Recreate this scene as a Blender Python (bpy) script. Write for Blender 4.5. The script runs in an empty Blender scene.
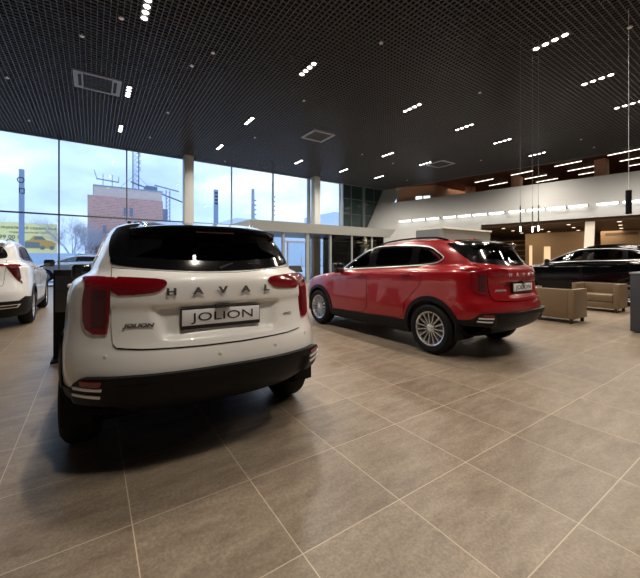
import bpy, bmesh, math, random
from math import sin, cos, pi, radians, sqrt, atan2, hypot
from mathutils import Vector, Matrix
from mathutils.bvhtree import BVHTree
from mathutils.geometry import delaunay_2d_cdt, barycentric_transform
random.seed(4)
SC = bpy.context.scene
COL = SC.collection

# ------------------------------------------------------------------ camera, world, light, exposure
CAMH = 1.277
cam_d = bpy.data.cameras.new('camera'); cam = bpy.data.objects.new('camera', cam_d); COL.objects.link(cam)
cam.location = (0, 0, CAMH); cam.rotation_euler = (radians(90), 0, -radians(33.907))
cam_d.sensor_width = 36; cam_d.lens = 36*338.6/640; cam_d.shift_y = -28.7/640; cam_d.clip_end = 600
SC.camera = cam
vs = SC.view_settings
vs.view_transform = 'Standard'; vs.look = 'None'; vs.gamma = 1; vs.use_curve_mapping = False
vs.exposure = 0.70
SKY_STRENGTH = 1.22
LAMP_W = 80.0           # each four-spot ceiling module
UNDER_W = 26.0          # downlights below the mezzanine
MEZZ_W = 14.0

world = bpy.data.worlds.new('world'); SC.world = world; world.use_nodes = True
nt = world.node_tree; nt.nodes.clear()
wo = nt.nodes.new('ShaderNodeOutputWorld'); bg = nt.nodes.new('ShaderNodeBackground')
tc = nt.nodes.new('ShaderNodeTexCoord'); mp = nt.nodes.new('ShaderNodeMapping')
mp.inputs['Scale'].default_value = (1.0, 1.0, 2.2); mp.inputs['Location'].default_value = (.35, .0, .2)
nz = nt.nodes.new('ShaderNodeTexNoise'); nz.inputs['Scale'].default_value = 2.6; nz.inputs['Detail'].default_value = 6; nz.inputs['Roughness'].default_value = .52
cr = nt.nodes.new('ShaderNodeValToRGB')
cr.color_ramp.elements[0].position = .36; cr.color_ramp.elements[0].color = (.30, .43, .78, 1)
cr.color_ramp.elements[1].position = .66; cr.color_ramp.elements[1].color = (.80, .91, 1.0, 1)
e = cr.color_ramp.elements.new(.5); e.color = (.44, .60, .90, 1)
nt.links.new(tc.outputs['Generated'], mp.inputs[0]); nt.links.new(mp.outputs[0], nz.inputs['Vector'])
nt.links.new(nz.outputs['Fac'], cr.inputs[0]); nt.links.new(cr.outputs[0], bg.inputs[0])
bg.inputs[1].default_value = SKY_STRENGTH; nt.links.new(bg.outputs[0], wo.inputs[0])

WY = 20.8       # window wall
CZ = 7.2        # underside of the open-cell ceiling
X0, Y0 = -9.0, -7.0
for (x, y) in [(1.05 + i, j) for i in (0,) for j in ()]: pass

def area_light(name, loc, sx, sy, power, color, rot=(0, 0, 0), spread=None):
    l = bpy.data.lights.new(name, 'AREA'); l.shape = 'RECTANGLE'; l.size = sx; l.size_y = sy
    l.energy = power; l.color = color
    if spread: l.spread = spread
    o = bpy.data.objects.new(name, l); COL.objects.link(o); o.location = loc; o.rotation_euler = rot
    return o
# light portal over the window wall (guides daylight sampling only)
pl = area_light('window_portal', (5.0, WY + .25, 3.6), 28, 7.2, 1, (1, 1, 1), (radians(-90), 0, 0))
pl.data.cycles.is_portal = True

# ------------------------------------------------------------------ materials
def mat(name, color=(.5, .5, .5), rough=.5, metal=0.0, coat=0.0, emis=None, estr=0.0, spec=.5, coat_rough=.03):
    m = bpy.data.materials.new(name); m.use_nodes = True
    b = m.node_tree.nodes['Principled BSDF']
    b.inputs['Base Color'].default_value = (*color, 1); b.inputs['Roughness'].default_value = rough
    b.inputs['Metallic'].default_value = metal; b.inputs['Coat Weight'].default_value = coat
    b.inputs['Coat Roughness'].default_value = coat_rough
    b.inputs['Specular IOR Level'].default_value = spec
    if emis: b.inputs['Emission Color'].default_value = (*emis, 1); b.inputs['Emission Strength'].default_value = estr
    return m
def vary(m, scale=8, amt=.08, bump=0.0, bscale=60):
    """procedural variation on base colour, optional fine bump"""
    t = m.node_tree; b = t.nodes['Principled BSDF']; c = b.inputs['Base Color'].default_value[:]
    g = t.nodes.new('ShaderNodeTexCoord'); n = t.nodes.new('ShaderNodeTexNoise'); n.inputs['Scale'].default_value = scale; n.inputs['Detail'].default_value = 5
    t.links.new(g.outputs['Object'], n.inputs['Vector'])
    mx = t.nodes.new('ShaderNodeMix'); mx.data_type = 'RGBA'
    mx.inputs[6].default_value = tuple(v*(1-amt) for v in c[:3]) + (1,); mx.inputs[7].default_value = tuple(min(1, v*(1+amt)) for v in c[:3]) + (1,)
    t.links.new(n.outputs['Fac'], mx.inputs[0]); t.links.new(mx.outputs[2], b.inputs['Base Color'])
    if bump:
        n2 = t.nodes.new('ShaderNodeTexNoise'); n2.inputs['Scale'].default_value = bscale; t.links.new(g.outputs['Object'], n2.inputs['Vector'])
        bp = t.nodes.new('ShaderNodeBump'); bp.inputs['Strength'].default_value = bump; bp.inputs['Distance'].default_value = .01
        t.links.new(n2.outputs['Fac'], bp.inputs['Height']); t.links.new(bp.outputs[0], b.inputs['Normal'])
    return m
def glass(name, tint, ior=1.45, rough=0.0):
    m = bpy.data.materials.new(name); m.use_nodes = True; t = m.node_tree; t.nodes.clear()
    o = t.nodes.new('ShaderNodeOutputMaterial'); tr = t.nodes.new('ShaderNodeBsdfTransparent'); gl = t.nodes.new('ShaderNodeBsdfGlossy')
    fr = t.nodes.new('ShaderNodeFresnel'); mx = t.nodes.new('ShaderNodeMixShader')
    tr.inputs[0].default_value = (*tint, 1); gl.inputs['Roughness'].default_value = rough; fr.inputs[0].default_value = ior
    t.links.new(fr.outputs[0], mx.inputs[0]); t.links.new(tr.outputs[0], mx.inputs[1]); t.links.new(gl.outputs[0], mx.inputs[2]); t.links.new(mx.outputs[0], o.inputs[0])
    return m
M = {}
M['white_paint'] = mat('white_paint', (.87, .86, .83), .32, 0, 1.0)
M['pearl_paint'] = mat('pearl_paint', (.80, .81, .82), .32, 0, 1.0)
M['red_paint'] = mat('red_paint', (.31, .0, .005), .30, .12, .75)
M['black_paint'] = mat('black_paint', (.001, .001, .0015), .10, 0, 0, spec=.32)
M['silver_paint'] = mat('silver_paint', (.45, .48, .52), .3, .6, 1.0)
M['gloss_black'] = mat('gloss_black', (.006, .006, .007), .12, 0, .6)
M['cladding'] = vary(mat('cladding', (.0045, .0045, .005), .5, spec=.22), 30, .2, .15, 400)
M['underbody'] = mat('underbody', (.002, .002, .002), .9, spec=.1)
M['seam'] = mat('seam', (.004, .004, .004), .9)
M['rubber'] = vary(mat('rubber', (.006, .006, .006), .75, spec=.25), 20, .2)
M['alloy'] = mat('alloy', (.62, .62, .64), .28, .9)
M['chrome'] = mat('chrome', (.85, .85, .87), .30, .8)
M['letter_chrome'] = mat('letter_chrome', (.20, .20, .21), .3, .9)
M['brake'] = mat('brake', (.25, .25, .26), .4, .9)
M['tinted'] = glass('tinted', (.012, .012, .014), 1.5)
M['semi_tinted'] = glass('semi_tinted', (.38, .38, .40), 1.5)
M['car_glass'] = glass('car_glass', (.72, .74, .74), 1.45)
M['lamp_red'] = mat('lamp_red', (.19, .002, .007), .12, 0, 1.0)
M['lamp_dark'] = mat('lamp_dark', (.07, .003, .006), .10, 0, 1.0)
M['lamp_clear'] = mat('lamp_clear', (.55, .57, .6), .1, .4, 1.0)
M['plate_white'] = mat('plate_white', (.90, .90, .93), .35)
M['ink'] = mat('ink', (.01, .01, .012), .5)
M['seat_fabric'] = vary(mat('seat_fabric', (.05, .05, .055), .8), 30, .2)
M['seat_light'] = vary(mat('seat_light', (.30, .29, .28), .8), 30, .1)
M['cabin_trim'] = mat('cabin_trim', (.02, .02, .022), .8)
M['headliner'] = mat('headliner', (.35, .34, .32), .9)

M['slat'] = mat('slat', (.13, .133, .142), .34, .2)
M['plenum'] = mat('plenum', (.003, .003, .003), .9, spec=.1)
M['white_wall'] = vary(mat('white_wall', (.40, .405, .40), .6), 1.2, .03, .05, 90)
M['canopy'] = vary(mat('canopy', (.35, .365, .35), .45), 2, .04)
M['column'] = vary(mat('column', (.62, .63, .60), .5), 2, .03)
M['slant_col'] = vary(mat('slant_column', (.70, .64, .55), .5), 2, .03)
M['mullion'] = mat('mullion', (.13, .145, .16), .4, .3)
M['light_mullion'] = mat('light_mullion', (.42, .45, .46), .4, .2)
M['pane'] = glass('window_pane', (.93, .96, .97), 1.42)
M['teal_glass'] = mat('teal_glass', (.022, .042, .042), .06, 0, .8)
M['door_glass'] = glass('door_glass', (.92, .95, .96), 1.45)
M['dark_glass'] = glass('dark_glass', (.16, .19, .19), 1.5)
M['brown_ceiling'] = vary(mat('brown_ceiling', (.13, .04, .022), .6), 2, .1)
M['under_ceiling'] = vary(mat('under_ceiling', (.12, .075, .045), .7), 2, .1)
M['orange_wall'] = vary(mat('orange_wall', (.60, .32, .20), .7), 2, .04)
M['beige_wall'] = vary(mat('beige_wall', (.30, .205, .12), .7), 2, .05)
M['dark_wall'] = vary(mat('dark_wall', (.12, .08, .055), .7), 2, .1)
M['outer_wall'] = vary(mat('outer_wall', (.30, .29, .28), .8), 2, .05)
M['wood'] = vary(mat('wood', (.62, .40, .22), .55), 6, .15)
M['lamp_white'] = mat('lamp_white', (1, 1, 1), .5, emis=(1, .96, .88), estr=7)
M['tube_white'] = mat('tube_white', (1, 1, 1), .5, emis=(1, .97, .90), estr=3.2)
M['tube_warm'] = mat('tube_warm', (1, 1, 1), .5, emis=(1, .86, .70), estr=2.4)
M['spot_warm'] = mat('spot_warm', (1, 1, 1), .5, emis=(1, .80, .55), estr=1.6)
M['fixture'] = mat('fixture', (.10, .10, .10), .5)
M['fixture_grey'] = mat('fixture_grey', (.25, .26, .28), .5, .2)
M['ac_white'] = vary(mat('ac_white', (.30, .32, .35), .5), 4, .04)
M['ac_dark'] = mat('ac_dark', (.012, .012, .014), .7)
M['sofa'] = vary(mat('sofa_leather', (.165, .112, .06), .48), 12, .06, .12, 160)
M['sofa_leg'] = mat('sofa_leg', (.02, .013, .01), .4)
M['cabinet'] = vary(mat('cabinet_grey', (.045, .050, .058), .45), 6, .06)
M['cabinet_top'] = mat('cabinet_top', (.22, .23, .24), .4)
M['stand_black'] = vary(mat('stand_black', (.0025, .0025, .003), .5, spec=.2), 6, .1)
M['screen'] = mat('screen', (.01, .011, .013), .08, 0, .8)
M['tree_green'] = vary(mat('tree_green', (.045, .07, .03), .7), 20, .3)
M['bark'] = vary(mat('bark', (.09, .065, .05), .9), 20, .2)
M['pot'] = mat('pot', (.35, .33, .3), .6)
M['bead'] = mat('bead_light', (1, 1, 1), .5, emis=(1, .8, .5), estr=2.0)

def floor_material():
    m = bpy.data.materials.new('floor_tiles'); m.use_nodes = True; t = m.node_tree; b = t.nodes['Principled BSDF']
    N = t.nodes.new; L = t.links.new
    g = N('ShaderNodeNewGeometry'); mpn = N('ShaderNodeMapping'); mpn.vector_type = 'POINT'
    s = .6
    mpn.inputs['Location'].default_value = (-.1598/s, -1.8635/s, 0); mpn.inputs['Scale'].default_value = (1/s, 1/s, 1/s)
    L(g.outputs['Position'], mpn.inputs[0])
    sep = N('ShaderNodeSeparateXYZ'); L(mpn.outputs[0], sep.inputs[0])
    def M2(op, a, bb=None):
        n = N('ShaderNodeMath'); n.operation = op
        if isinstance(a, float): n.inputs[0].default_value = a
        else: L(a, n.inputs[0])
        if bb is not None:
            if isinstance(bb, float): n.inputs[1].default_value = bb
            else: L(bb, n.inputs[1])
        return n.outputs[0]
    masks = []
    for ax in (0, 1):
        fr = M2('FRACT', sep.outputs[ax]); d = M2('ABSOLUTE', M2('SUBTRACT', fr, .5)); masks.append(M2('GREATER_THAN', d, .5-.0042))
    grout = M2('MAXIMUM', masks[0], masks[1])
    fl = N('ShaderNodeVectorMath'); fl.operation = 'FLOOR'; L(mpn.outputs[0], fl.inputs[0])
    wn = N('ShaderNodeTexWhiteNoise'); wn.noise_dimensions = '3D'; L(fl.outputs[0], wn.inputs['Vector'])
    sc = N('ShaderNodeVectorMath'); sc.operation = 'SCALE'; L(wn.outputs['Color'], sc.inputs[0]); sc.inputs['Scale'].default_value = 20
    ad = N('ShaderNodeVectorMath'); ad.operation = 'ADD'; L(mpn.outputs[0], ad.inputs[0]); L(sc.outputs[0], ad.inputs[1])
    st = N('ShaderNodeMapping'); st.inputs['Scale'].default_value = (1.0, 3.2, 1); L(ad.outputs[0], st.inputs[0])
    n1 = N('ShaderNodeTexNoise'); n1.inputs['Scale'].default_value = 2.2; n1.inputs['Detail'].default_value = 8; n1.inputs['Roughness'].default_value = .62; L(st.outputs[0], n1.inputs['Vector'])
    n2 = N('ShaderNodeTexNoise'); n2.inputs['Scale'].default_value = 42; n2.inputs['Detail'].default_value = 4; n2.inputs['Roughness'].default_value = .7; L(ad.outputs[0], n2.inputs['Vector'])
    r1 = N('ShaderNodeValToRGB'); r1.color_ramp.elements[0].position = .3; r1.color_ramp.elements[1].position = .72
    r1.color_ramp.elements[0].color = (.185, .140, .099, 1); r1.color_ramp.elements[1].color = (.325, .262, .195, 1); L(n1.outputs['Fac'], r1.inputs[0])
    r2 = N('ShaderNodeValToRGB'); r2.color_ramp.elements[0].position = .33; r2.color_ramp.elements[1].position = .68
    r2.color_ramp.elements[0].color = (.74, .74, .74, 1); r2.color_ramp.elements[1].color = (1.2, 1.2, 1.2, 1); L(n2.outputs['Fac'], r2.inputs[0])
    mu = N('ShaderNodeMix'); mu.data_type = 'RGBA'; mu.blend_type = 'MULTIPLY'; mu.inputs[0].default_value = 1; L(r1.outputs[0], mu.inputs[6]); L(r2.outputs[0], mu.inputs[7])
    tv = N('ShaderNodeMapRange'); L(wn.outputs['Value'], tv.inputs[0]); tv.inputs[3].default_value = .90; tv.inputs[4].default_value = 1.06
    sv = N('ShaderNodeVectorMath'); sv.operation = 'SCALE'; L(mu.outputs[2], sv.inputs[0]); L(tv.outputs[0], sv.inputs['Scale'])
    mg = N('ShaderNodeMix'); mg.data_type = 'RGBA'; L(grout, mg.inputs[0]); L(sv.outputs[0], mg.inputs[6]); mg.inputs[7].default_value = (.52, .42, .31, 1)
    L(mg.outputs[2], b.inputs['Base Color'])
    rr = N('ShaderNodeMapRange'); L(n1.outputs['Fac'], rr.inputs[0]); rr.inputs[3].default_value = .30; rr.inputs[4].default_value = .42; L(rr.outputs[0], b.inputs['Roughness'])
    bp = N('ShaderNodeBump'); bp.inputs['Strength'].default_value = .10; bp.inputs['Distance'].default_value = .004; L(n2.outputs['Fac'], bp.inputs['Height']); L(bp.outputs[0], b.inputs['Normal'])
    return m
M['floor'] = floor_material()

def brick_material(name, c1, c2, mortar, s=1.0):
    m = bpy.data.materials.new(name); m.use_nodes = True; t = m.node_tree; b = t.nodes['Principled BSDF']
    tcn = t.nodes.new('ShaderNodeTexCoord'); mpn = t.nodes.new('ShaderNodeMapping'); mpn.inputs['Rotation'].default_value = (radians(90), 0, 0)
    br = t.nodes.new('ShaderNodeTexBrick'); br.inputs['Color1'].default_value = (*c1, 1); br.inputs['Color2'].default_value = (*c2, 1); br.inputs['Mortar'].default_value = (*mortar, 1)
    br.inputs['Scale'].default_value = s; br.inputs['Mortar Size'].default_value = .03
    t.links.new(tcn.outputs['Object'], mpn.inputs[0]); t.links.new(mpn.outputs[0], br.inputs[0]); t.links.new(br.outputs[0], b.inputs['Base Color']); b.inputs['Roughness'].default_value = .9
    return m
M['brick'] = brick_material('red_brick', (.50, .22, .18), (.60, .30, .24), (.55, .46, .43), .8)
M['pale_brick'] = brick_material('pale_brick', (.60, .46, .40), (.66, .52, .45), (.6, .53, .5), .8)
M['snow_ground'] = vary(mat('snow_ground', (.62, .65, .70), .9), .4, .2)
M['fence_blue'] = vary(mat('fence_blue', (.42, .52, .66), .6), 1, .1)
M['far_white'] = vary(mat('far_white', (.66, .74, .84), .8), 1, .05)
M['far_grey'] = vary(mat('far_grey', (.30, .34, .40), .8), 1, .1)
M['far_block'] = vary(mat('far_block', (.17, .22, .32), .8), 1, .1)
M['steel_grey'] = mat('steel_grey', (.20, .22, .27), .6, .2)
M['board_yellow'] = vary(mat('board_yellow', (.92, .80, .34), .6), .5, .08)
M['board_orange'] = mat('board_orange', (.62, .36, .10), .6)
M['board_grey'] = mat('board_grey', (.18, .22, .20), .6)
M['board_ink'] = mat('board_ink', (.10, .11, .06), .6)
M['branch'] = vary(mat('branch', (.42, .42, .48), .9), 3, .2)
M['hedge'] = vary(mat('hedge_twigs', (.26, .22, .22), .9), 3, .3)

# ------------------------------------------------------------------ helpers
def tag(o, label=None, cat=None, group=None, kind=None):
    if label: o['label'] = label
    if cat: o['category'] = cat
    if group: o['group'] = group
    if kind: o['kind'] = kind
    return o
def empty(name, loc, label, cat, rotz=0, group=None):
    o = bpy.data.objects.new(name, None); COL.objects.link(o); o.location = loc; o.rotation_euler = (0, 0, rotz)
    o.empty_display_size = .1
    return tag(o, label, cat, group)
def link_mesh(name, me, m, parent=None):
    if m is not None:
        for mm in (m if isinstance(m, (list, tuple)) else [m]): me.materials.append(mm)
    o = bpy.data.objects.new(name, me); COL.objects.link(o)
    if parent: o.parent = parent
    return o
class MB:
    """collects shapes, builds ONE mesh object"""
    def __init__(s): s.bm = bmesh.new()
    def box(s, x0, x1, y0, y1, z0, z1, mi=0, bevel=0.0, seg=2):
        vsn = [s.bm.verts.new(p) for p in ((x0,y0,z0),(x1,y0,z0),(x1,y1,z0),(x0,y1,z0),(x0,y0,z1),(x1,y0,z1),(x1,y1,z1),(x0,y1,z1))]
        fs = [s.bm.faces.new([vsn[i] for i in q]) for q in ((0,3,2,1),(4,5,6,7),(0,1,5,4),(1,2,6,5),(2,3,7,6),(3,0,4,7))]
        for f in fs: f.material_index = mi
        if bevel:
            es = list({e_ for f in fs for e_ in f.edges})
            bmesh.ops.bevel(s.bm, geom=es, offset=bevel, segments=seg, profile=.5, affect='EDGES', material=-1)
        return s
    def hexa(s, pts, mi=0):
        vsn = [s.bm.verts.new(p) for p in pts]
        for q in ((0,3,2,1),(4,5,6,7),(0,1,5,4),(1,2,6,5),(2,3,7,6),(3,0,4,7)): s.bm.faces.new([vsn[i] for i in q]).material_index = mi
        return s
    def tube(s, pts, r, n=8, mi=0, caps=True):
        pts = [Vector(p) for p in pts]; rings = []
        rr = r if isinstance(r, (list, tuple)) else [r]*len(pts)
        for i, p in enumerate(pts):
            d = (pts[min(i+1, len(pts)-1)]-pts[max(i-1, 0)]).normalized()
            a = d.cross(Vector((0, 0, 1)) if abs(d.z) < .9 else Vector((1, 0, 0))).normalized(); b = d.cross(a)
            rings.append([s.bm.verts.new(p+(a*cos(2*pi*k/n)+b*sin(2*pi*k/n))*rr[i]) for k in range(n)])
        for i in range(len(rings)-1):
            for k in range(n):
                f = s.bm.faces.new((rings[i][k], rings[i][(k+1) % n], rings[i+1][(k+1) % n], rings[i+1][k])); f.material_index = mi; f.smooth = True
        if caps:
            s.bm.faces.new(rings[0][::-1]).material_index = mi; s.bm.faces.new(rings[-1]).material_index = mi
        return s
    def lathe(s, prof, axis='x', c=(0, 0, 0), n=40, mi=0, closed=False):
        """prof: (r, a) pairs; a along the axis"""
        rings = []
        for r, a in prof:
            ring = []
            for k in range(n):
                u, v = r*cos(2*pi*k/n), r*sin(2*pi*k/n)
                p = (a, u, v) if axis == 'x' else ((u, v, a) if axis == 'z' else (u, a, v))
                ring.append(s.bm.verts.new((p[0]+c[0], p[1]+c[1], p[2]+c[2])))
            rings.append(ring)
        m_ = len(rings)
        for i in range(m_ if closed else m_-1):
            A, B = rings[i], rings[(i+1) % m_]
            for k in range(n):
                f = s.bm.faces.new((A[k], A[(k+1) % n], B[(k+1) % n], B[k])); f.smooth = True; f.material_index = mi
        if not closed:
            for rg in (rings[0], rings[-1]):
                if (rg[0].co-rg[n//2].co).length > 1e-4: s.bm.faces.new(rg).material_index = mi
        return s
    def build(s, name, m, parent=None, sharp=35, normals=True):
        if normals: bmesh.ops.recalc_face_normals(s.bm, faces=s.bm.faces)
        me = bpy.data.meshes.new(name); s.bm.to_mesh(me); s.bm.free()
        if sharp:
            for p in me.polygons: p.use_smooth = True
            me.set_sharp_from_angle(angle=radians(sharp))
        return link_mesh(name, me, m, parent)
def text_mesh(name, txt, size, ext, m, parent, origin, xdir, ydir, sx=1.0, shear=0.0, align='CENTER', bold=0.0):
    """lettering standing in the plane spanned by xdir, ydir"""
    c = bpy.data.curves.new(name, 'FONT'); c.body = txt; c.size = size; c.extrude = ext; c.align_x = align; c.align_y = 'CENTER'; c.resolution_u = 3
    c.shear = shear; c.offset = bold
    o = bpy.data.objects.new(name, c); COL.objects.link(o)
    dg = bpy.context.evaluated_depsgraph_get(); me = bpy.data.meshes.new_from_object(o.evaluated_get(dg))
    bpy.data.objects.remove(o); bpy.data.curves.remove(c)
    X = Vector(xdir).normalized(); Y = Vector(ydir).normalized(); Z = X.cross(Y)
    for v in me.vertices:
        p = v.co; v.co = Vector(origin)+X*(p.x*sx)+Y*p.y+Z*p.z
    me.materials.clear()
    return link_mesh(name, me, m, parent)
def copy_tree(o, parent=None):
    c = o.copy(); COL.objects.link(c); c.parent = parent
    for ch in list(o.children): copy_tree(ch, c)
    return c

# ------------------------------------------------------------------ car construction
def interp(tab, n):
    """monotone cubic resampling of the control rings (rows) to n rows"""
    K = len(tab); C = len(tab[0]); out = [[0]*C for _ in range(n)]
    for c in range(C):
        y = [r[c] for r in tab]; d = [y[i+1]-y[i] for i in range(K-1)]
        mm = [d[0]]+[0 if d[i-1]*d[i] <= 0 else 2*d[i-1]*d[i]/(d[i-1]+d[i]) for i in range(1, K-1)]+[d[-1]]
        for j in range(n):
            t = j/(n-1)*(K-1); i = min(int(t), K-2); u = t-i
            out[j][c] = (2*u**3-3*u*u+1)*y[i]+(u**3-2*u*u+u)*mm[i]+(-2*u**3+3*u*u)*y[i+1]+(u**3-u*u)*mm[i+1]
    return out
def ring_pts(row, nr, ns, nf):
    """half ring (x>=0) from rear centre to front centre"""
    zr, yr, zf, yf, w, ar, af, crown = row; er, ef = 2.8, 2.7
    pts = []
    for i in range(nr):
        t = (i/nr)*pi/2; pts.append((w*sin(t)**(2/er), yr+ar*(1-cos(t)**(2/er))))
    ya, yb = yr+ar, yf-af
    for i in range(ns):
        u = i/ns; pts.append((w, ya+(yb-ya)*u))
    for i in range(nf+1):
        t = (1-i/nf)*pi/2; pts.append((w*max(sin(t), 0)**(2/ef), yf-af*(1-max(cos(t), 0)**(2/ef))))
    res = []
    for x, y in pts:
        t = (y-yr)/(yf-yr); res.append((x, y, zr+(zf-zr)*t+crown*sin(pi*t)))
    return res
def shell(tab, nrings=64, nr=26, ns=40, nf=22, inset=0.0):
    rows = interp(tab, nrings); vs_, fs_ = [], []; P = None
    for row in rows:
        h = ring_pts(row, nr, ns, nf)
        ring = h + [(-x, y, z) for x, y, z in h[-2:0:-1]]
        P = len(ring); vs_ += ring
    H = nr+ns+nf
    for i in range(nrings-1):
        for k in range(P):
            a, b = i*P+k, i*P+(k+1) % P; fs_.append((a, b, b+P, a+P))
    def cap(base, flip):
        for k in range(H):
            a, b = base+k, base+k+1; c, d = base+(P-k-1) % P, base+(P-k) % P
            q = [a, b, c, d] if k not in (0, H-1) else ([a, b, c] if k == 0 else [a, b, d])
            q = list(dict.fromkeys(q))
            if len(q) >= 3: fs_.append(tuple(q if flip else q[::-1]))
    cap(0, True); cap((nrings-1)*P, False)
    if inset:
        bmv = []
    return vs_, fs_
def inside(p, poly):
    x, y = p; r = False; n = len(poly)
    for i in range(n):
        x1, y1 = poly[i]; x2, y2 = poly[(i+1) % n]
        if (y1 > y) != (y2 > y) and x < (x2-x1)*(y-y1)/(y2-y1)+x1: r = not r
    return r
def offset_poly(poly, d):
    """shrink (d>0) a polygon"""
    n = len(poly); A = sum(poly[i][0]*poly[(i+1) % n][1]-poly[(i+1) % n][0]*poly[i][1] for i in range(n))
    sg = 1 if A > 0 else -1; out = []
    for i in range(n):
        p0, p1, p2 = (Vector(poly[j % n]) for j in (i-1, i, i+1))
        e1 = (p1-p0).normalized(); e2 = (p2-p1).normalized()
        n1 = Vector((-e1.y, e1.x))*sg; n2 = Vector((-e2.y, e2.x))*sg; b = n1+n2
        if b.length < 1e-5: b = n1
        b.normalize(); k = max(.5, b.dot(n1)); q = p1+b*(d/k); out.append((q.x, q.y))
    return out
def rounded(poly, it=2, q=.25):
    for _ in range(it):
        o = []; n = len(poly)
        for i in range(n):
            a, b = poly[i], poly[(i+1) % n]
            o.append((a[0]+(b[0]-a[0])*q, a[1]+(b[1]-a[1])*q)); o.append((a[0]+(b[0]-a[0])*(1-q), a[1]+(b[1]-a[1])*(1-q)))
        poly = o
    return poly
def densify(poly, g):
    o = []; n = len(poly)
    for i in range(n):
        a, b = poly[i], poly[(i+1) % n]; L = hypot(b[0]-a[0], b[1]-a[1]); k = max(1, int(math.ceil(L/g)))
        for j in range(k): o.append((a[0]+(b[0]-a[0])*j/k, a[1]+(b[1]-a[1])*j/k))
    return o
def mirror(poly): return [(-x, y) for x, y in poly][::-1]

class Surf:
    def __init__(s, vs_, fs_, yc=.9):
        s.yc = yc; me = bpy.data.meshes.new('tmp'); me.from_pydata(vs_, [], fs_)
        bm = bmesh.new(); bm.from_mesh(me); bmesh.ops.remove_doubles(bm, verts=bm.verts, dist=1e-5)
        bmesh.ops.recalc_face_normals(bm, faces=bm.faces); bmesh.ops.triangulate(bm, faces=bm.faces[:]); bm.normal_update()
        bm.verts.ensure_lookup_table(); bm.faces.ensure_lookup_table()
        s.bvh = BVHTree.FromBMesh(bm); s.tri = [[v.index for v in f.verts] for f in bm.faces]
        s.co = [v.co.copy() for v in bm.verts]; s.no = [v.normal.copy() for v in bm.verts]; bm.free(); bpy.data.meshes.remove(me)
    def ray(s, mode, u, v):
        if mode == 'rear': o, d = Vector((u, -3, v)), Vector((0, 1, 0))
        elif mode == 'front': o, d = Vector((u, 9, v)), Vector((0, -1, 0))
        elif mode == 'right': o, d = Vector((3, u, v)), Vector((-1, 0, 0))
        elif mode == 'left': o, d = Vector((-3, u, v)), Vector((1, 0, 0))
        elif mode == 'top': o, d = Vector((u, v, 4)), Vector((0, 0, -1))
        elif mode == 'radial':   # u: angle from the rear direction, + to the right
            dd = Vector((sin(u), -cos(u), 0)); o, d = Vector((0, s.yc, v))+dd*3, -dd
        p, n, i, _ = s.bvh.ray_cast(o, d)
        if p is None:
            p, n, i, _ = s.bvh.find_nearest(o+d*2.2)
        a, b, c = s.tri[i]
        nn = barycentric_transform(p, s.co[a], s.co[b], s.co[c], s.no[a], s.no[b], s.no[c])
        return p, (nn.normalized() if nn.length > 1e-6 else n)

def panel(S, name, mode, poly, m, parent, off=.004, thick=.004, g=.04, hole=None, dfun=None, sharp=40, closed=True):
    """a panel lying on the body surface, outlined by poly in the view given by mode"""
    if mode == 'radial': sc = .9
    else: sc = 1.0
    P = [(x*sc, y) for x, y in poly]; Hh = [(x*sc, y) for x, y in hole] if hole else None
    dp = densify(P, g); pts = [Vector(p) for p in dp]; n = len(pts); edges = [(i, (i+1) % n) for i in range(n)]
    if Hh:
        dh = densify(Hh, g); b0 = len(pts); pts += [Vector(p) for p in dh]; edges += [(b0+i, b0+(i+1) % len(dh)) for i in range(len(dh))]
    xs = [p[0] for p in P]; ys = [p[1] for p in P]
    inner = offset_poly(P, g*.3)
    nx = int((max(xs)-min(xs))/g)+2; ny = int((max(ys)-min(ys))/g)+2
    for i in range(nx):
        for j in range(ny):
            q = (min(xs)+(i+.5*(j % 2))*g, min(ys)+j*g*.87)
            if inside(q, P) and inside(q, inner) and not (Hh and inside(q, Hh)): pts.append(Vector(q))
    V, E, F, *_ = delaunay_2d_cdt(pts, edges, [], 0, 1e-6)
    tris = []
    for f in F:
        c = sum((V[i] for i in f), Vector((0, 0)))/len(f)
        if inside(c, P) and not (Hh and inside(c, Hh)): tris.append(tuple(f))
    used = sorted({i for t in tris for i in t}); idx = {k: i for i, k in enumerate(used)}
    front, back = [], []
    for k in used:
        u, v = V[k].x/sc, V[k].y; p, nn = S.ray(mode, u, v); d = off+(dfun(u, v) if dfun else 0)
        front.append(p+nn*d); back.append(p+nn*(min(d, off)-thick if dfun else d-thick))
    T = [tuple(idx[i] for i in t) for t in tris]
    # orientation
    a, b, c = T[len(T)//2]; fn = (front[b]-front[a]).cross(front[c]-front[a]); _, n0 = S.ray(mode, V[used[a]].x/sc, V[used[a]].y)
    if fn.dot(n0) < 0: T = [t[::-1] for t in T]
    faces = list(T); vv = list(front)
    if closed:
        nf_ = len(front); vv += back; faces += [tuple(i+nf_ for i in t[::-1]) for t in T]
        cnt = {}
        for t in T:
            for i in range(3): cnt[(t[i], t[(i+1) % 3])] = 1
        for (a, b) in cnt:
            if (b, a) not in cnt: faces.append((b, a, a+nf_, b+nf_))
    me = bpy.data.meshes.new(name); me.from_pydata(vv, [], faces); me.validate()
    for p in me.polygons: p.use_smooth = True
    me.set_sharp_from_angle(angle=radians(sharp))
    return link_mesh(name, me, m, parent)

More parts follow.
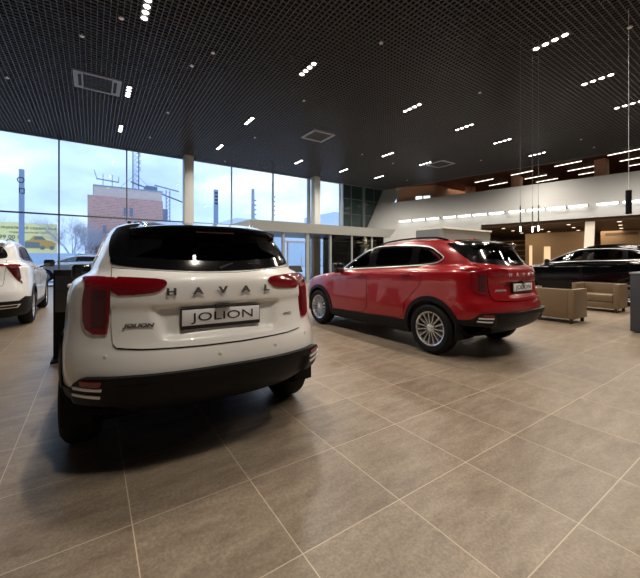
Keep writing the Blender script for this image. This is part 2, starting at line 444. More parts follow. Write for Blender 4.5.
def body_mesh(name, vs_, fs_, rules, mats, parent, mirule=None):
    me = bpy.data.meshes.new(name); me.from_pydata(vs_, [], fs_)
    bm = bmesh.new(); bm.from_mesh(me); bmesh.ops.remove_doubles(bm, verts=bm.verts, dist=1e-5); bmesh.ops.recalc_face_normals(bm, faces=bm.faces)
    bm.normal_update(); kill = []
    for f in bm.faces:
        c = f.calc_center_median(); f.smooth = True
        if any(r(c, f.normal) for r in rules): kill.append(f)
        elif mirule: f.material_index = mirule(c, f.normal)
    bmesh.ops.delete(bm, geom=kill, context='FACES'); bm.to_mesh(me); bm.free()
    return link_mesh(name, me, mats, parent)

_wheel_cache = {}
def make_wheel(r, wdt, spokes, parent, loc, side, key):
    """tyre with rim and centre cap; side=+1: outer face towards +x"""
    if key in _wheel_cache:
        src = _wheel_cache[key]; o = copy_tree(src, parent); o.location = loc; o.rotation_euler = (0, 0, 0 if side > 0 else pi); return o
    rr = r*.665; h = wdt/2
    prof = [(rr, -h+.02), (rr+.02, -h), (r-.05, -h-.004), (r-.012, -h+.025), (r, -h+.05), (r, h-.05), (r-.012, h-.025), (r-.05, h+.004), (rr+.02, h), (rr, h-.02)]
    mb = MB().lathe(prof, 'x', n=64, closed=True)
    o = mb.build('wheel', M['rubber'], parent, sharp=30)
    o.location = loc; o.rotation_euler = (0, 0, 0 if side > 0 else pi)
    rm = MB(); ro = h-.012
    rm.lathe([(rr+.004, -h+.02), (rr-.012, -h+.03), (rr-.03, 0), (rr-.028, ro-.04), (rr-.012, ro-.006), (rr+.004, ro), (rr+.008, ro-.006), (rr+.006, -h+.02)], 'x', n=64, closed=True)
    for k in range(spokes):
        a = 2*pi*k/spokes; ca, sa = cos(a), sin(a)
        for dw in ((0,),):
            w0, w1 = .010, .0125
            def P(rad, lat, x): return (x, rad*ca-lat*sa, rad*sa+lat*ca)
            r0, r1 = .045, rr-.012
            rm.hexa([P(r0, -w0, ro-.055), P(r0, w0, ro-.055), P(r1, w1, ro-.045), P(r1, -w1, ro-.045), P(r0, -w0*.7, ro-.022), P(r0, w0*.7, ro-.022), P(r1, w1*.7, ro-.008), P(r1, -w1*.7, ro-.008)])
    rm.lathe([(0.001, ro-.06), (.062, ro-.06), (.062, ro-.026), (.05, ro-.018), (.001, ro-.018)], 'x', n=32)
    rim = rm.build('rim', M['alloy'], o)
    MB().lathe([(.001, ro-.018), (.030, ro-.018), (.027, ro-.010), (.001, ro-.008)], 'x', n=24).build('centre_cap', M['chrome'], rim)
    MB().lathe([(.001, -.02), (.155, -.02), (.155, .0), (.001, .0)], 'x', n=40).build('brake_disc', M['brake'], o)
    _wheel_cache[key] = o
    return o

def seat(parent, x, y, m, wide=.50):
    b = MB().box(x-wide/2, x+wide/2, y-.25, y+.27, .42, .60, bevel=.05)
    s_ = b.build('seat', m, parent)
    bb = MB(); bb.hexa([(x-wide/2, y-.42, 1.12), (x+wide/2, y-.42, 1.12), (x+wide/2, y-.30, 1.12), (x-wide/2, y-.30, 1.12)][::1] + [(x-wide/2, y-.42, 1.12)]*0 +
            [(x-wide/2, y-.42, 1.12)]*0 + [(x-wide/2, y-.25, .5), (x+wide/2, y-.25, .5), (x+wide/2, y-.10, .5), (x-wide/2, y-.10, .5)])
    bmesh.ops.bevel(bb.bm, geom=bb.bm.edges[:], offset=.035, segments=3, affect='EDGES')
    bb.build('backrest', m, s_)
    MB().box(x-.13, x+.13, y-.44, y-.36, 1.14, 1.30, bevel=.035, seg=3).build('headrest', m, s_)

JOLION = [  # zr, yr, zf, yf, w, ar, af, crown
    (.20, .62, .20, 4.24, .72, .5, .8, 0), (.26, .44, .24, 4.34, .84, .6, .8, 0), (.36, .20, .34, 4.42, .872, .7, .9, 0), (.47, .05, .45, 4.46, .886, .75, .95, 0),
    (.62, .00, .58, 4.47, .893, .78, .95, 0), (.72, .015, .68, 4.465, .893, .80, .95, 0), (.80, .05, .76, 4.44, .888, .82, 1.0, 0), (.92, .08, .84, 4.40, .884, .84, 1.0, 0),
    (1.02, .085, .90, 4.32, .880, .85, 1.05, .01), (1.10, .085, .955, 4.14, .868, .86, 1.15, .015), (1.155, .10, .99, 3.90, .845, .86, 1.2, .02),
    (1.19, .13, 1.03, 3.64, .800, .86, 1.1, .02), (1.215, .16, 1.075, 3.42, .755, .84, .9, .015), (1.29, .21, 1.16, 3.25, .722, .80, .8, .02),
    (1.38, .27, 1.28, 3.00, .686, .80, .7, .03), (1.455, .32, 1.39, 2.76, .650, .85, .65, .035), (1.500, .37, 1.46, 2.58, .618, .92, .6, .045),
    (1.525, .42, 1.495, 2.47, .56, .92, .6, .06), (1.54, .52, 1.515, 2.34, .44, .9, .6, .07), (1.548, .68, 1.53, 2.16, .28, .7, .5, .072), (1.55, .85, 1.535, 2.0, .12, .4, .4, .074)]
def ss(a, b, x):
    t = max(0, min(1, (x-a)/(b-a))); return t*t*(3-2*t)

def build_fin(cfg, p, paint, root):
    fb = MB(); zf_ = p.z-.005
    fb.hexa([(-.035, cfg['fin_y']-.05, zf_), (.035, cfg['fin_y']-.05, zf_), (.018, cfg['fin_y']+.12, zf_), (-.018, cfg['fin_y']+.12, zf_), (-.007, cfg['fin_y']-.065, zf_+.065), (.007, cfg['fin_y']-.065, zf_+.065), (.005, cfg['fin_y']+.0, zf_+.04), (-.005, cfg['fin_y']+.0, zf_+.04)])
    fb.build('antenna_fin', paint, root)

def build_car(cfg, loc, rotz, label, group=None):
    root = empty('car', loc, label, 'car', rotz, group)
    paint = M[cfg['paint']]; tab = cfg['rings']; A = cfg['axles']; R = cfg['wheel_r']; W = cfg['w']
    vs_, fs_ = shell(tab, cfg.get('res', 64))
    S = Surf(vs_, fs_, cfg.get('yc', .9))
    dlo = [rounded(p, 2, .14) for p in cfg['side_windows']]
    rw = rounded(cfg['rear_window'], 2); wsr = cfg['windscreen']
    rwi = offset_poly(rw, .05); wsi = offset_poly(wsr, .05)
    dli = [offset_poly(p, .022) for p in dlo]; dkill = [offset_poly(p, .008) for p in dlo]
    arch_r = R+.045
    tg = rounded(cfg['tailgate'], 1, .2); tgi = offset_poly(tg, .03)
    def r_arch(c, n): return abs(c.x) > .5 and any(hypot(c.y-a, c.z-R) < arch_r+.012 for a in A)
    def r_side(c, n): return abs(n.x) > .35 and c.z > .9 and any(inside((c.y, c.z), p) for p in dkill)
    def r_rear(c, n): return n.y < -.15 and c.y < 1.2 and (inside((c.x, c.z), rwi) or inside((c.x, c.z), tgi))
    def r_ws(c, n): return n.y > .1 and c.y > 1.8 and c.z > 1.03 and inside((c.x, c.z), wsi)
    zb = cfg.get('clad_z', .30)
    def r_tuck(c, n): return abs(c.x) > .66 and c.z < .485 and c.y < .50 and cfg['key'] == 'jolion'
    body_mesh('body', vs_, fs_, [r_arch, r_side, r_rear, r_ws, r_tuck], [paint, M['underbody']], root, lambda c, n: 1 if c.z < zb or n.z < -.8 or (c.y < .45 and c.z < cfg['skirt_z']) else 0)
    # cabin lining seen through the glass
    inn = []
    for row in tab:
        zr, yr, zf, yf, w, ar, af, cr_ = row
        if zr > .45: inn.append((zr-.03-(.02 if zr > 1.4 else 0), yr+.06, zf-.03-(.02 if zf > 1.3 else 0), min(yf-.06, 3.45), max(w-.055, .05), max(ar-.02, .2), af*.8, cr_))
    vi, fi = shell(inn, 40, 16, 26, 14)
    dbig = [offset_poly(p, -.01) for p in dlo]; rbig = offset_poly(rw, -.01)
    lin = body_mesh('cabin_lining', vi, fi, [lambda c, n: abs(n.x) > .3 and c.z > .9 and any(inside((c.y, c.z), p) for p in dbig),
        lambda c, n: c.y < .9 and inside((c.x, c.z), rbig) and abs(n.y) > .1, lambda c, n: c.y > 1.9 and c.z > 1.03 and inside((c.x, c.z), wsr)],
        [M['cabin_trim'], M['headliner']], root, lambda c, n: 1 if c.z > 1.38 else 0)
    # glazing
    for k, p in enumerate(dlo):
        gm = M[cfg['side_glass'][k]]
        for md in ('left', 'right'):
            gl = panel(S, 'window_glass', md, offset_poly(p, .012), gm, root, off=-.001, thick=.004, g=.06)
            panel(S, 'window_trim', md, p, M['gloss_black'], gl, off=.006, thick=.010, g=.05, hole=dli[k])
    if cfg.get('dlo_outline'):
        ol = rounded(cfg['dlo_outline'], 2, .18)
        for md in ('left', 'right'):
            panel(S, 'window_surround', md, ol, M['chrome'], root, off=.009, thick=.008, g=.05, hole=offset_poly(ol, .014))
            panel(S, 'window_frame', md, offset_poly(ol, .006), M['gloss_black'], root, off=.0045, thick=.006, g=.04, hole=offset_poly(ol, .042))
    for (ya, yb, z0_, z1_, sl) in cfg.get('pillars', []):
        for md in ('left', 'right'):
            panel(S, 'pillar_cover', md, [(ya, z0_), (yb, z0_), (yb+sl, z1_), (ya+sl, z1_)], M['gloss_black'], root, off=.004, thick=.006, g=.05)
    if cfg.get('rear_cover'):
        for md in ('left', 'right'): panel(S, 'pillar_cover', md, cfg['rear_cover'], M['gloss_black'], root, off=.0035, thick=.006, g=.03)
    gl = panel(S, 'rear_window', 'rear', offset_poly(rw, .012), M[cfg.get('rear_glass', 'tinted')], root, off=-.001, thick=.004, g=.05)
    panel(S, 'window_trim', 'rear', rw, M['gloss_black'], gl, off=.005, thick=.010, g=.04, hole=offset_poly(rw, .065))
    gl = panel(S, 'windscreen', 'front', offset_poly(wsr, .012), M['car_glass'], root, off=-.001, thick=.004, g=.07)
    panel(S, 'window_trim', 'front', wsr, M['gloss_black'], gl, off=.005, thick=.010, g=.05, hole=offset_poly(wsr, .06))
    # wheels, arches
    for i, a in enumerate(A):
        for sd in (-1, 1):
            make_wheel(R, cfg.get('tyre_w', .225), cfg['spokes'], root, (sd*(cfg['track']/2), a, R), sd, cfg['key'])
            md = 'right' if sd > 0 else 'left'
            ann_o, ann_i = [], []
            t0, t1 = (-.30, pi+.30)
            for k in range(33):
                t = t0+(t1-t0)*k/32; ann_o.append((a+(arch_r+.055)*cos(t), R+(arch_r+.055)*sin(t)))
            for k in range(33):
                t = t1-(t1-t0)*k/32; ann_i.append((a+(arch_r-.004)*cos(t), R+(arch_r-.004)*sin(t)))
            panel(S, 'arch_cladding', md, [p for p in ann_o+ann_i if p[1] > .215], M['cladding'], root, off=.016, thick=.030, g=.04, sharp=30)
            ml = MB()
            n = 22; x1 = sd*(W-.035); x0 = sd*.48
            for k in range(n):
                ta, tb = -.25+(pi+.5)*k/n, -.25+(pi+.5)*(k+1)/n
                q = []
                for t_ in (ta, tb):
                    for rad in (arch_r+.004, arch_r+.016): q.append((rad*cos(t_)+a, rad*sin(t_)+R))
                ml.hexa([(x0, *q[0]), (x1, *q[0]), (x1, *q[2]), (x0, *q[2]), (x0, *q[1]), (x1, *q[1]), (x1, *q[3]), (x0, *q[3])])
            ml.build('wheel_well', M['underbody'], root, sharp=0)
    # sills
    ya, yb = A[0]+arch_r+.03, A[1]-arch_r-.03
    for md in ('left', 'right'):
        panel(S, 'sill_cladding', md, [(ya, .225), (yb, .225), (yb, .36), (ya, .41)], M['cladding'], root, off=.014, thick=.02, g=.05)
    # doors: seam and skin
    for (poly, nm, hy, hz) in cfg['doors']:
        pr_ = rounded(poly, 1, .12)
        for md in ('left', 'right'):
            sd = 1 if md == 'right' else -1
            sm = panel(S, 'door', md, offset_poly(pr_, .006), paint, root, off=.0035, thick=.005, g=.045, dfun=cfg.get('door_fun'))
            panel(S, 'door_gap', md, pr_, M['seam'], sm, off=.0012, thick=.004, g=.06)
            p, nn = S.ray(md, hy, hz)
            hb = MB(); hb.box(-.014, .014, -.105, .105, -.014, .014, bevel=.010, seg=3)
            ho = hb.build('door_handle', paint, sm); ho.location = p+nn*.034
            hb2 = MB(); hb2.box(-.02, .012, -.10, -.07, -.012, .012, bevel=.004); hb2.box(-.02, .012, .07, .10, -.012, .012, bevel=.004)
            h2 = hb2.build('handle_mount', paint, sm); h2.location = p+nn*.016
    # mirrors
    mx, my, mz = cfg['mirror']
    for sd in (-1, 1):
        mb = MB(); mb.box(-.115, .115, -.055, .06, -.095, .090, bevel=.045, seg=4)
        o = mb.build('mirror', M[cfg.get('mirror_mat', 'gloss_black')], root, sharp=60); o.location = (sd*mx, my, mz); o.rotation_euler = (0, 0, sd*-.12)
        g_ = MB().box(-.085, .085, -.003, .003, -.055, .055, bevel=.002).build('mirror_glass', M['screen'], o); g_.location = (0, -.056, 0)
        MB().hexa([(sd*-.05, -.02, -.06), (sd*-.20, -.03, -.12), (sd*-.20, .03, -.12), (sd*-.05, .03, -.06), (sd*-.03, -.02, -.03), (sd*-.19, -.03, -.07), (sd*-.19, .03, -.07), (sd*-.03, .03, -.03)]).build('mirror_arm', M['cladding'], o)
    # roof rails, fin
    for sd in (-1, 1):
        pts = []
        ra, rb = cfg['rails']
        for k in range(15):
            y = ra+(rb-ra)*k/14; p, nn = S.ray('top', sd*cfg['rail_x'], y); e_ = min(1, min(k, 14-k)/1.6); pts.append((p.x, p.y, p.z+cfg.get('rail_h', .028)*e_+.004))
        MB().tube(pts, .014, 8).build('roof_rail', M[cfg.get('rail_mat', 'gloss_black')], root)
    p, nn = S.ray('top', 0, cfg['fin_y'])
    if cfg.get('fin', True): build_fin(cfg, p, paint, root)
    # seats, dashboard, wheel
    for sx in (-.36, .36): seat(root, sx, 2.36, M[cfg.get('front_seat', 'seat_light')])
    seat(root, 0, 1.44, M['seat_fabric'], 1.2)
    MB().box(-.66, .66, 2.92, 3.35, .70, 1.02, bevel=.06, seg=3).build('dashboard', M['cabin_trim'], root)
    MB().tube([(-.36+.18*cos(t), 2.80-.06*sin(t), .98+.17*sin(t)) for t in [2*pi*k/24 for k in range(25)]], .014, 8).build('steering_wheel', M['cabin_trim'], root)
    cfg['detail'](root, S, paint, cfg)
    return root

def grille_front(root, S, paint, cfg, zc=.62):
    panel(S, 'grille', 'front', rounded([(-.52, zc-.16), (.52, zc-.16), (.60, zc+.10), (.45, zc+.16), (-.45, zc+.16), (-.60, zc+.10)], 1), M['gloss_black'], root, off=.006, thick=.01, g=.05)
    panel(S, 'lower_grille', 'front', rounded([(-.60, .24), (.60, .24), (.66, .38), (-.66, .38)], 1), M['cladding'], root, off=.010, thick=.01, g=.05)
    for sd in (-1, 1):
        pl_ = [(.46, zc+.15), (.80, zc+.20), (.82, zc+.28), (.48, zc+.20)]
        if sd < 0: pl_ = mirror(pl_)
        panel(S, 'headlight', 'front', pl_, M['lamp_clear'], root, off=.006, thick=.008, g=.03)
        pl_ = [(.70, zc-.14), (.76, zc-.14), (.79, zc+.12), (.74, zc+.12)]
        if sd < 0: pl_ = mirror(pl_)
        panel(S, 'daytime_lamp', 'front', pl_, M['lamp_clear'], root, off=.006, thick=.008, g=.03)

def jolion_detail(root, S, paint, cfg):
    D = pi/180
    # tailgate with sculpted plate recess
    tg = rounded(cfg['tailgate'], 1, .2)
    def rel(x, z):
        wdt = .43-.30*max(0, 1.0-z)
        return .010*ss(1.165, 1.02, z)*ss(.997, 1.004, z) - .030*ss(1.002, .985, z)*ss(wdt, wdt-.07, abs(x))*ss(.795, .84, z) + .006*ss(.995, .90, z)
    t = panel(S, 'tailgate', 'rear', offset_poly(tg, .006), paint, root, off=.006, thick=.008, g=.02, dfun=rel, sharp=60)
    panel(S, 'tailgate_gap', 'rear', tg, M['seam'], t, off=.0015, thick=.004, g=.03, hole=offset_poly(tg, .024))
    # spoiler
    sp = bmesh.new(); n = 28; rows = []
    for k in range(n+1):
        s_ = -1+2*k/n; a = abs(s_); xf, xm, xr = .47*s_, .50*s_, .505*s_
        zf = S.ray('top', xf, .76)[0].z; zm = S.ray('top', xm, .52)[0].z
        yt = .255+.17*a**2.6; zt = 1.512-.026*a**3
        rows.append([(xf, .78, zf+.002), (xf, .76, zf+.010), (xm, .52, zm+.014), (xr, yt+.08, zt+.012), (xr, yt, zt), (xr, yt-.012, zt-.014), (xr, yt+.012, zt-.034), (xr, .42, 1.46-.02*a), (xm, .55, zm-.05)])
    vv = [[sp.verts.new(p) for p in r] for r in rows]
    for k in range(n):
        for j in range(9): sp.faces.new((vv[k][j], vv[k+1][j], vv[k+1][(j+1) % 9], vv[k][(j+1) % 9]))
    sp.faces.new(vv[0]); sp.faces.new(vv[-1][::-1])
    mb = MB(); mb.bm.free(); mb.bm = sp; so = mb.build('spoiler', M['gloss_black'], root, sharp=30)
    MB().box(-.13, .13, .262, .276, 1.462, 1.476, bevel=.003).build('brake_light', M['lamp_dark'], so)
    # side shadow strips of the rear glass
    # tail lamps
    for sd in (-1, 1):
        body_l = [(42.0*D, .846), (47*D, .844), (51*D, .872), (52.8*D, .92), (53.8*D, 1.03), (53.8*D, 1.11), (55*D, 1.14), (61*D, 1.160), (61*D, 1.168), (51*D, 1.172), (42.0*D, 1.168)]
        pl_ = body_l if sd > 0 else mirror(body_l)
        lm = panel(S, 'tail_lamp', 'radial', pl_, M['lamp_red'], root, off=.012, thick=.014, g=.025, sharp=50)
        inner = [(43*D, .880), (48.3*D, .880), (49.2*D, 1.10), (43*D, 1.10)]
        panel(S, 'lamp_element', 'radial', inner if sd > 0 else mirror(inner), M['lamp_dark'], lm, off=.0145, thick=.004, g=.03)
        arm = rounded([(.330, 1.118), (.372, 1.085), (.47, 1.074), (.602, 1.068), (.606, 1.168), (.46, 1.163), (.345, 1.156), (.318, 1.14)], 1)
        am = panel(S, 'tailgate_lamp', 'rear', arm if sd > 0 else mirror(arm), M['lamp_red'], t, off=.020, thick=.020, g=.02, sharp=50)
        a2 = [(.36, 1.105), (.565, 1.095), (.565, 1.125), (.36, 1.13)]
        panel(S, 'lamp_element', 'rear', a2 if sd > 0 else mirror(a2), M['lamp_dark'], am, off=.0225, thick=.004, g=.03) if False else None
    # lower black bumper with lip
    half = [(0, .630), (30, .630), (42, .625), (46.5, .618), (49.5, .585), (51.5, .548), (54, .532), (58, .525), (66, .52), (66, .48), (56, .465), (51, .465), (47, .455), (40.5, .45), (37.5, .41), (36, .34), (20, .31), (0, .305)]
    ring_ = [(a, z) for a, z in half]+[(-a, z) for a, z in half[-2:0:-1]]
    def lip(u, z):
        a = abs(u)/D
        c = ss(36, 39, a)*ss(54, 51.5, a)       # corner pods
        return .030*ss(.572, .585, z)*(1-c)*ss(58, 54, a)+.032*c*ss(.455, .475, z)
    bp = panel(S, 'lower_bumper', 'radial', [(a*D, z) for a, z in ring_], M['cladding'], root, off=.012, thick=.02, g=.022, dfun=lip, sharp=35)
    for sd in (-1, 1):
        def rp(nm, pts, m, off=.050):
            q = [(a*D, z) for a, z in pts]; panel(S, nm, 'radial', q if sd > 0 else mirror(q), m, bp, off=off, thick=.012, g=.03)
        rp('reflector', [(39.6, .586), (46, .586), (46.3, .610), (39.2, .610)], M['lamp_red'])
        rp('trim_bar', [(39.6, .563), (49.1, .563), (49.3, .578), (39.4, .578)], M['plate_white'])
        rp('trim_bar', [(40.5, .524), (50, .528), (50, .542), (40.2, .540)], M['plate_white'])
    # parking sensors
    for (x, z) in ((-.64, .73), (-.03, .70), (.03+.32, .70), (.64, .73)):
        p, nn = S.ray('rear', x, z); s_ = MB().lathe([(.001, 0), (.012, 0), (.012, .004), (.009, .006), (.001, .006)], 'y', n=16).build('parking_sensor', paint, root)
        s_.location = p; s_.rotation_euler = (0, 0, atan2(-nn.x, nn.y)+0)
    # number plate
    p, _ = S.ray('rear', 0, .915); yp = p.y-.004
    hold = MB().box(-.252, .252, yp-.006, yp+.03, .853, .979, bevel=.004).build('number_plate', M['ink'], root)
    pw = MB().box(-.246, .246, yp-.010, yp-.004, .877, .974, bevel=.002).build('plate_face', M['plate_white'], hold)
    text_mesh('lettering', 'JOLION', .074, .0008, M['ink'], hold, (.01, yp-.0112, .924), (1, 0, 0), (0, 0, 1), 1.56)
    for tx, (xx) in (): pass
    MB().box(-.05, .05, p.y-.05, p.y+.03, .983, .997, bevel=.006).build('plate_light', M['gloss_black'], t)
    # badges
    for ch, x in zip('HAVAL', (-.303, -.1515, 0, .1515, .303)):
        pp, nn = S.ray('rear', x, 1.087)
        text_mesh('badge_letter', ch, .056, .003, M[cfg.get('letters', 'letter_chrome')], t, (x, pp.y-.024, 1.087), (-nn.y, nn.x, 0), (0, 0, 1), 1.45, 0, 'CENTER', .0025)
    pp, nn = S.ray('rear', -.475, .895)
    text_mesh('model_badge', 'JOLION', .030, .003, M[cfg.get('letters', 'letter_chrome')], t, (-.475, pp.y-.018, .897), (-nn.y, nn.x, 0), (0, 0, 1), 1.55, .25, 'CENTER', .0012)
    pp, nn = S.ray('rear', .475, .895)
    text_mesh('drive_badge', '4WD', .026, .002, M[cfg.get('letters', 'letter_chrome')], t, (.475, pp.y-.018, .893), (-nn.y, nn.x, 0), (0, 0, 1), 1.3, .25)
    # wiper
    MB().tube([(.0, .155, 1.222), (.12, .20, 1.262), (.30, .195, 1.245)], [.012, .008, .006], 6).build('rear_wiper', M['cladding'], root)
    # mud flaps
    for a in cfg['axles']:
        for sd in (-1, 1):
            MB().box(sd*.80-.08, sd*.80+.08, a-.405, a-.385, .25, .50, bevel=.004).build('mud_flap', M['rubber'], root)
    MB().box(-.30, .30, .70, 1.0, .26, .38, bevel=.04).build('silencer', M['underbody'], root)
    grille_front(root, S, paint, cfg)

DR_F = [(2.13, .40), (3.12, .36), (3.14, .60), (3.14, .80), (3.12, .96), (3.05, 1.082), (2.14, 1.132)]
DR_R = [(1.34, .42), (2.09, .40), (2.10, 1.134), (1.10, 1.182), (1.02, 1.10), (1.03, .93), (1.17, .80), (1.30, .68)]
def jdoor(u, z):
    return .007*ss(.50, .56, z)*ss(.72, .60, z)
CFG_J = dict(key='jolion', skirt_z=.51, rings=JOLION, axles=(.87, 3.57), wheel_r=.345, w=.893, track=1.575, spokes=15, yc=.9,
    side_windows=[[(2.22, 1.160), (2.88, 1.122), (2.94, 1.165), (2.66, 1.338), (2.42, 1.445), (2.24, 1.482)],
                  [(1.32, 1.205), (2.12, 1.165), (2.11, 1.493), (1.7, 1.500), (1.32, 1.484)],
                  [(.84, 1.31), (.91, 1.252), (1.22, 1.213), (1.22, 1.475), (1.07, 1.452)]],
    dlo_outline=[(.74, 1.315), (.85, 1.232), (1.25, 1.188), (2.1, 1.140), (3.06, 1.092), (2.98, 1.19), (2.66, 1.372), (2.34, 1.492), (2.1, 1.516), (1.65, 1.522), (1.25, 1.505), (1.0, 1.472)],
    side_glass=['car_glass', 'semi_tinted', 'semi_tinted'],
    rear_cover=[(.80, 1.513), (.66, 1.42), (.50, 1.31), (.42, 1.268), (.33, 1.27), (.30, 1.36), (.36, 1.46), (.45, 1.525), (.62, 1.535)],
    rear_window=[(-.635, 1.275), (-.575, 1.235), (0, 1.195), (.575, 1.235), (.635, 1.275), (.545, 1.42), (.50, 1.48), (.30, 1.503), (0, 1.508), (-.30, 1.503), (-.50, 1.48), (-.545, 1.42)],
    windscreen=[(-.68, 1.10), (-.3, 1.082), (.3, 1.082), (.68, 1.10), (.57, 1.43), (.2, 1.465), (-.2, 1.465), (-.57, 1.43)],
    tailgate=[(-.610, .80), (-.575, .762), (0, .748), (.575, .762), (.610, .80), (.618, 1.235), (.58, 1.228), (0, 1.188), (-.58, 1.228), (-.618, 1.235)],
    pillars=[(2.09, 2.255, 1.15, 1.505, -.02), (1.195, 1.345, 1.20, 1.495, .0)],
    doors=[(DR_F, 'front', 2.30, 1.02), (DR_R, 'rear', 1.28, 1.065)], door_fun=jdoor,
    mirror=(.925, 2.86, 1.14), rails=(.85, 2.25), rail_x=.50, fin_y=.82, detail=jolion_detail)

# ---- larger coupe-like SUV used for the white car on the left and the black car on the right
F7 = [(.21, .24, .21, 4.38, .74, .5, .8, 0), (.26, .12, .26, 4.50, .87, .55, .8, 0), (.36, .05, .36, 4.58, .905, .6, .9, 0), (.52, .01, .50, 4.61, .920, .62, .95, 0),
    (.66, .00, .62, 4.62, .925, .64, .95, 0), (.80, .04, .74, 4.61, .923, .66, 1.0, 0), (.94, .08, .86, 4.57, .918, .70, 1.0, 0), (1.06, .09, .95, 4.48, .908, .72, 1.05, .01),
    (1.15, .09, 1.01, 4.26, .893, .74, 1.15, .015), (1.20, .11, 1.05, 3.98, .865, .74, 1.2, .02), (1.235, .15, 1.10, 3.66, .815, .74, 1.1, .02), (1.265, .19, 1.14, 3.42, .765, .70, .9, .02),
    (1.36, .26, 1.25, 3.20, .728, .64, .8, .03), (1.46, .34, 1.38, 2.92, .690, .56, .7, .04), (1.54, .42, 1.50, 2.64, .652, .50, .62, .045), (1.585, .50, 1.56, 2.46, .615, .50, .6, .055),
    (1.61, .56, 1.595, 2.36, .56, .50, .6, .07), (1.622, .68, 1.612, 2.26, .44, .5, .6, .08), (1.63, .85, 1.62, 2.10, .28, .4, .5, .082), (1.633, 1.0, 1.625, 1.95, .12, .3, .4, .084)]
def f7_detail(root, S, paint, cfg):
    D = pi/180; tg = rounded(cfg['tailgate'], 1, .2)
    t = panel(S, 'tailgate', 'rear', offset_poly(tg, .006), paint, root, off=.006, thick=.008, g=.04, sharp=60)
    panel(S, 'tailgate_gap', 'rear', tg, M['seam'], t, off=.0015, thick=.004, g=.04, hole=offset_poly(tg, .03))
    top = [(-74, .56), (-52, .60), (-46, .53), (0, .53), (46, .53), (52, .60), (74, .56)]
    bp = panel(S, 'lower_bumper', 'radial', [(a*D, z) for a, z in top]+[(a*D, .25) for a in range(74, -75, -8)], M['cladding'], root, off=.014, thick=.02, g=.04)
    for sd in (-1, 1):
        l1 = [(30*D, 1.165), (52*D, 1.165), (56*D, 1.195), (30*D, 1.205)]
        panel(S, 'tail_lamp', 'radial', l1 if sd > 0 else mirror(l1), M['lamp_red'], root, off=.012, thick=.014, g=.03)
        l2 = [(38*D, 1.16), (50*D, 1.16), (51*D, .84), (47*D, .90)]
        panel(S, 'tail_lamp', 'radial', l2 if sd > 0 else mirror(l2), M['lamp_dark'], root, off=.012, thick=.014, g=.03)
        l3 = [(18*D, .40), (45*D, .41), (47*D, .47), (18*D, .46)]
        panel(S, 'exhaust_trim', 'radial', l3 if sd > 0 else mirror(l3), M['chrome'], bp, off=.024, thick=.01, g=.03, hole=offset_poly(l3 if sd > 0 else mirror(l3), .013) if False else None)
        l3b = [(20*D, .41), (44*D, .42), (45*D, .46), (20*D, .45)]
        panel(S, 'exhaust_opening', 'radial', l3b if sd > 0 else mirror(l3b), M['ink'], bp, off=.026, thick=.008, g=.03)
    panel(S, 'light_bar', 'rear', [(-.47, 1.168), (.47, 1.168), (.47, 1.200), (-.47, 1.200)], M['lamp_dark'], t, off=.012, thick=.01, g=.04)
    mb = MB(); mb.hexa([(-.55, .42, 1.555), (.55, .42, 1.555), (.57, .72, 1.60), (-.57, .72, 1.60), (-.55, .36, 1.605), (.55, .36, 1.605), (.57, .74, 1.655), (-.57, .74, 1.655)])
    bmesh.ops.bevel(mb.bm, geom=mb.bm.edges[:], offset=.015, segments=3, affect='EDGES'); mb.build('spoiler', paint, root)
    p, _ = S.ray('rear', 0, .93)
    MB().box(-.26, .26, p.y-.014, p.y+.01, .87, .985, bevel=.004).build('number_plate', M['plate_white'], root)
    grille_front(root, S, paint, cfg, .68)
CFG_F = dict(key='f7', skirt_z=.50, rings=F7, axles=(.93, 3.655), wheel_r=.355, w=.925, track=1.62, spokes=10, yc=.95, res=52,
    side_windows=[[(2.12, 1.245), (3.02, 1.195), (2.86, 1.31), (2.52, 1.475), (2.22, 1.555), (2.10, 1.562)],
                  [(1.16, 1.268), (2.05, 1.248), (2.02, 1.568), (1.55, 1.575), (1.18, 1.545)],
                  [(.70, 1.345), (.78, 1.30), (1.09, 1.272), (1.10, 1.540), (.92, 1.505)]],
    dlo_outline=[(.62, 1.345), (.74, 1.275), (1.13, 1.243), (2.08, 1.222), (3.18, 1.165), (2.96, 1.305), (2.56, 1.490), (2.24, 1.580), (2.0, 1.592), (1.55, 1.596), (1.15, 1.568), (.88, 1.535)],
    side_glass=['car_glass', 'semi_tinted', 'semi_tinted'],
    rear_window=[(-.60, 1.36), (-.56, 1.30), (0, 1.27), (.56, 1.30), (.60, 1.36), (.53, 1.50), (.48, 1.545), (0, 1.57), (-.48, 1.545), (-.53, 1.50)],
    windscreen=[(-.70, 1.16), (-.3, 1.145), (.3, 1.145), (.70, 1.16), (.58, 1.50), (.2, 1.545), (-.2, 1.545), (-.58, 1.50)],
    tailgate=[(-.58, .84), (-.54, .80), (0, .79), (.54, .80), (.58, .84), (.60, 1.28), (.55, 1.288), (0, 1.26), (-.55, 1.288), (-.60, 1.28)],
    pillars=[(2.02, 2.15, 1.23, 1.585, -.02), (1.065, 1.185, 1.25, 1.56, .01)],
    doors=[([(2.14, .42), (3.20, .38), (3.22, .62), (3.20, .86), (3.12, 1.02), (3.05, 1.14), (2.15, 1.20)], 'f', 2.32, 1.085),
           ([(1.27, .44), (2.09, .42), (2.10, 1.20), (1.12, 1.225), (1.00, 1.15), (1.00, .98), (1.12, .84), (1.23, .72)], 'r', 1.30, 1.125)],
    mirror=(1.02, 2.98, 1.205), rails=(.9, 2.2), rail_x=.50, fin_y=.9, detail=f7_detail)

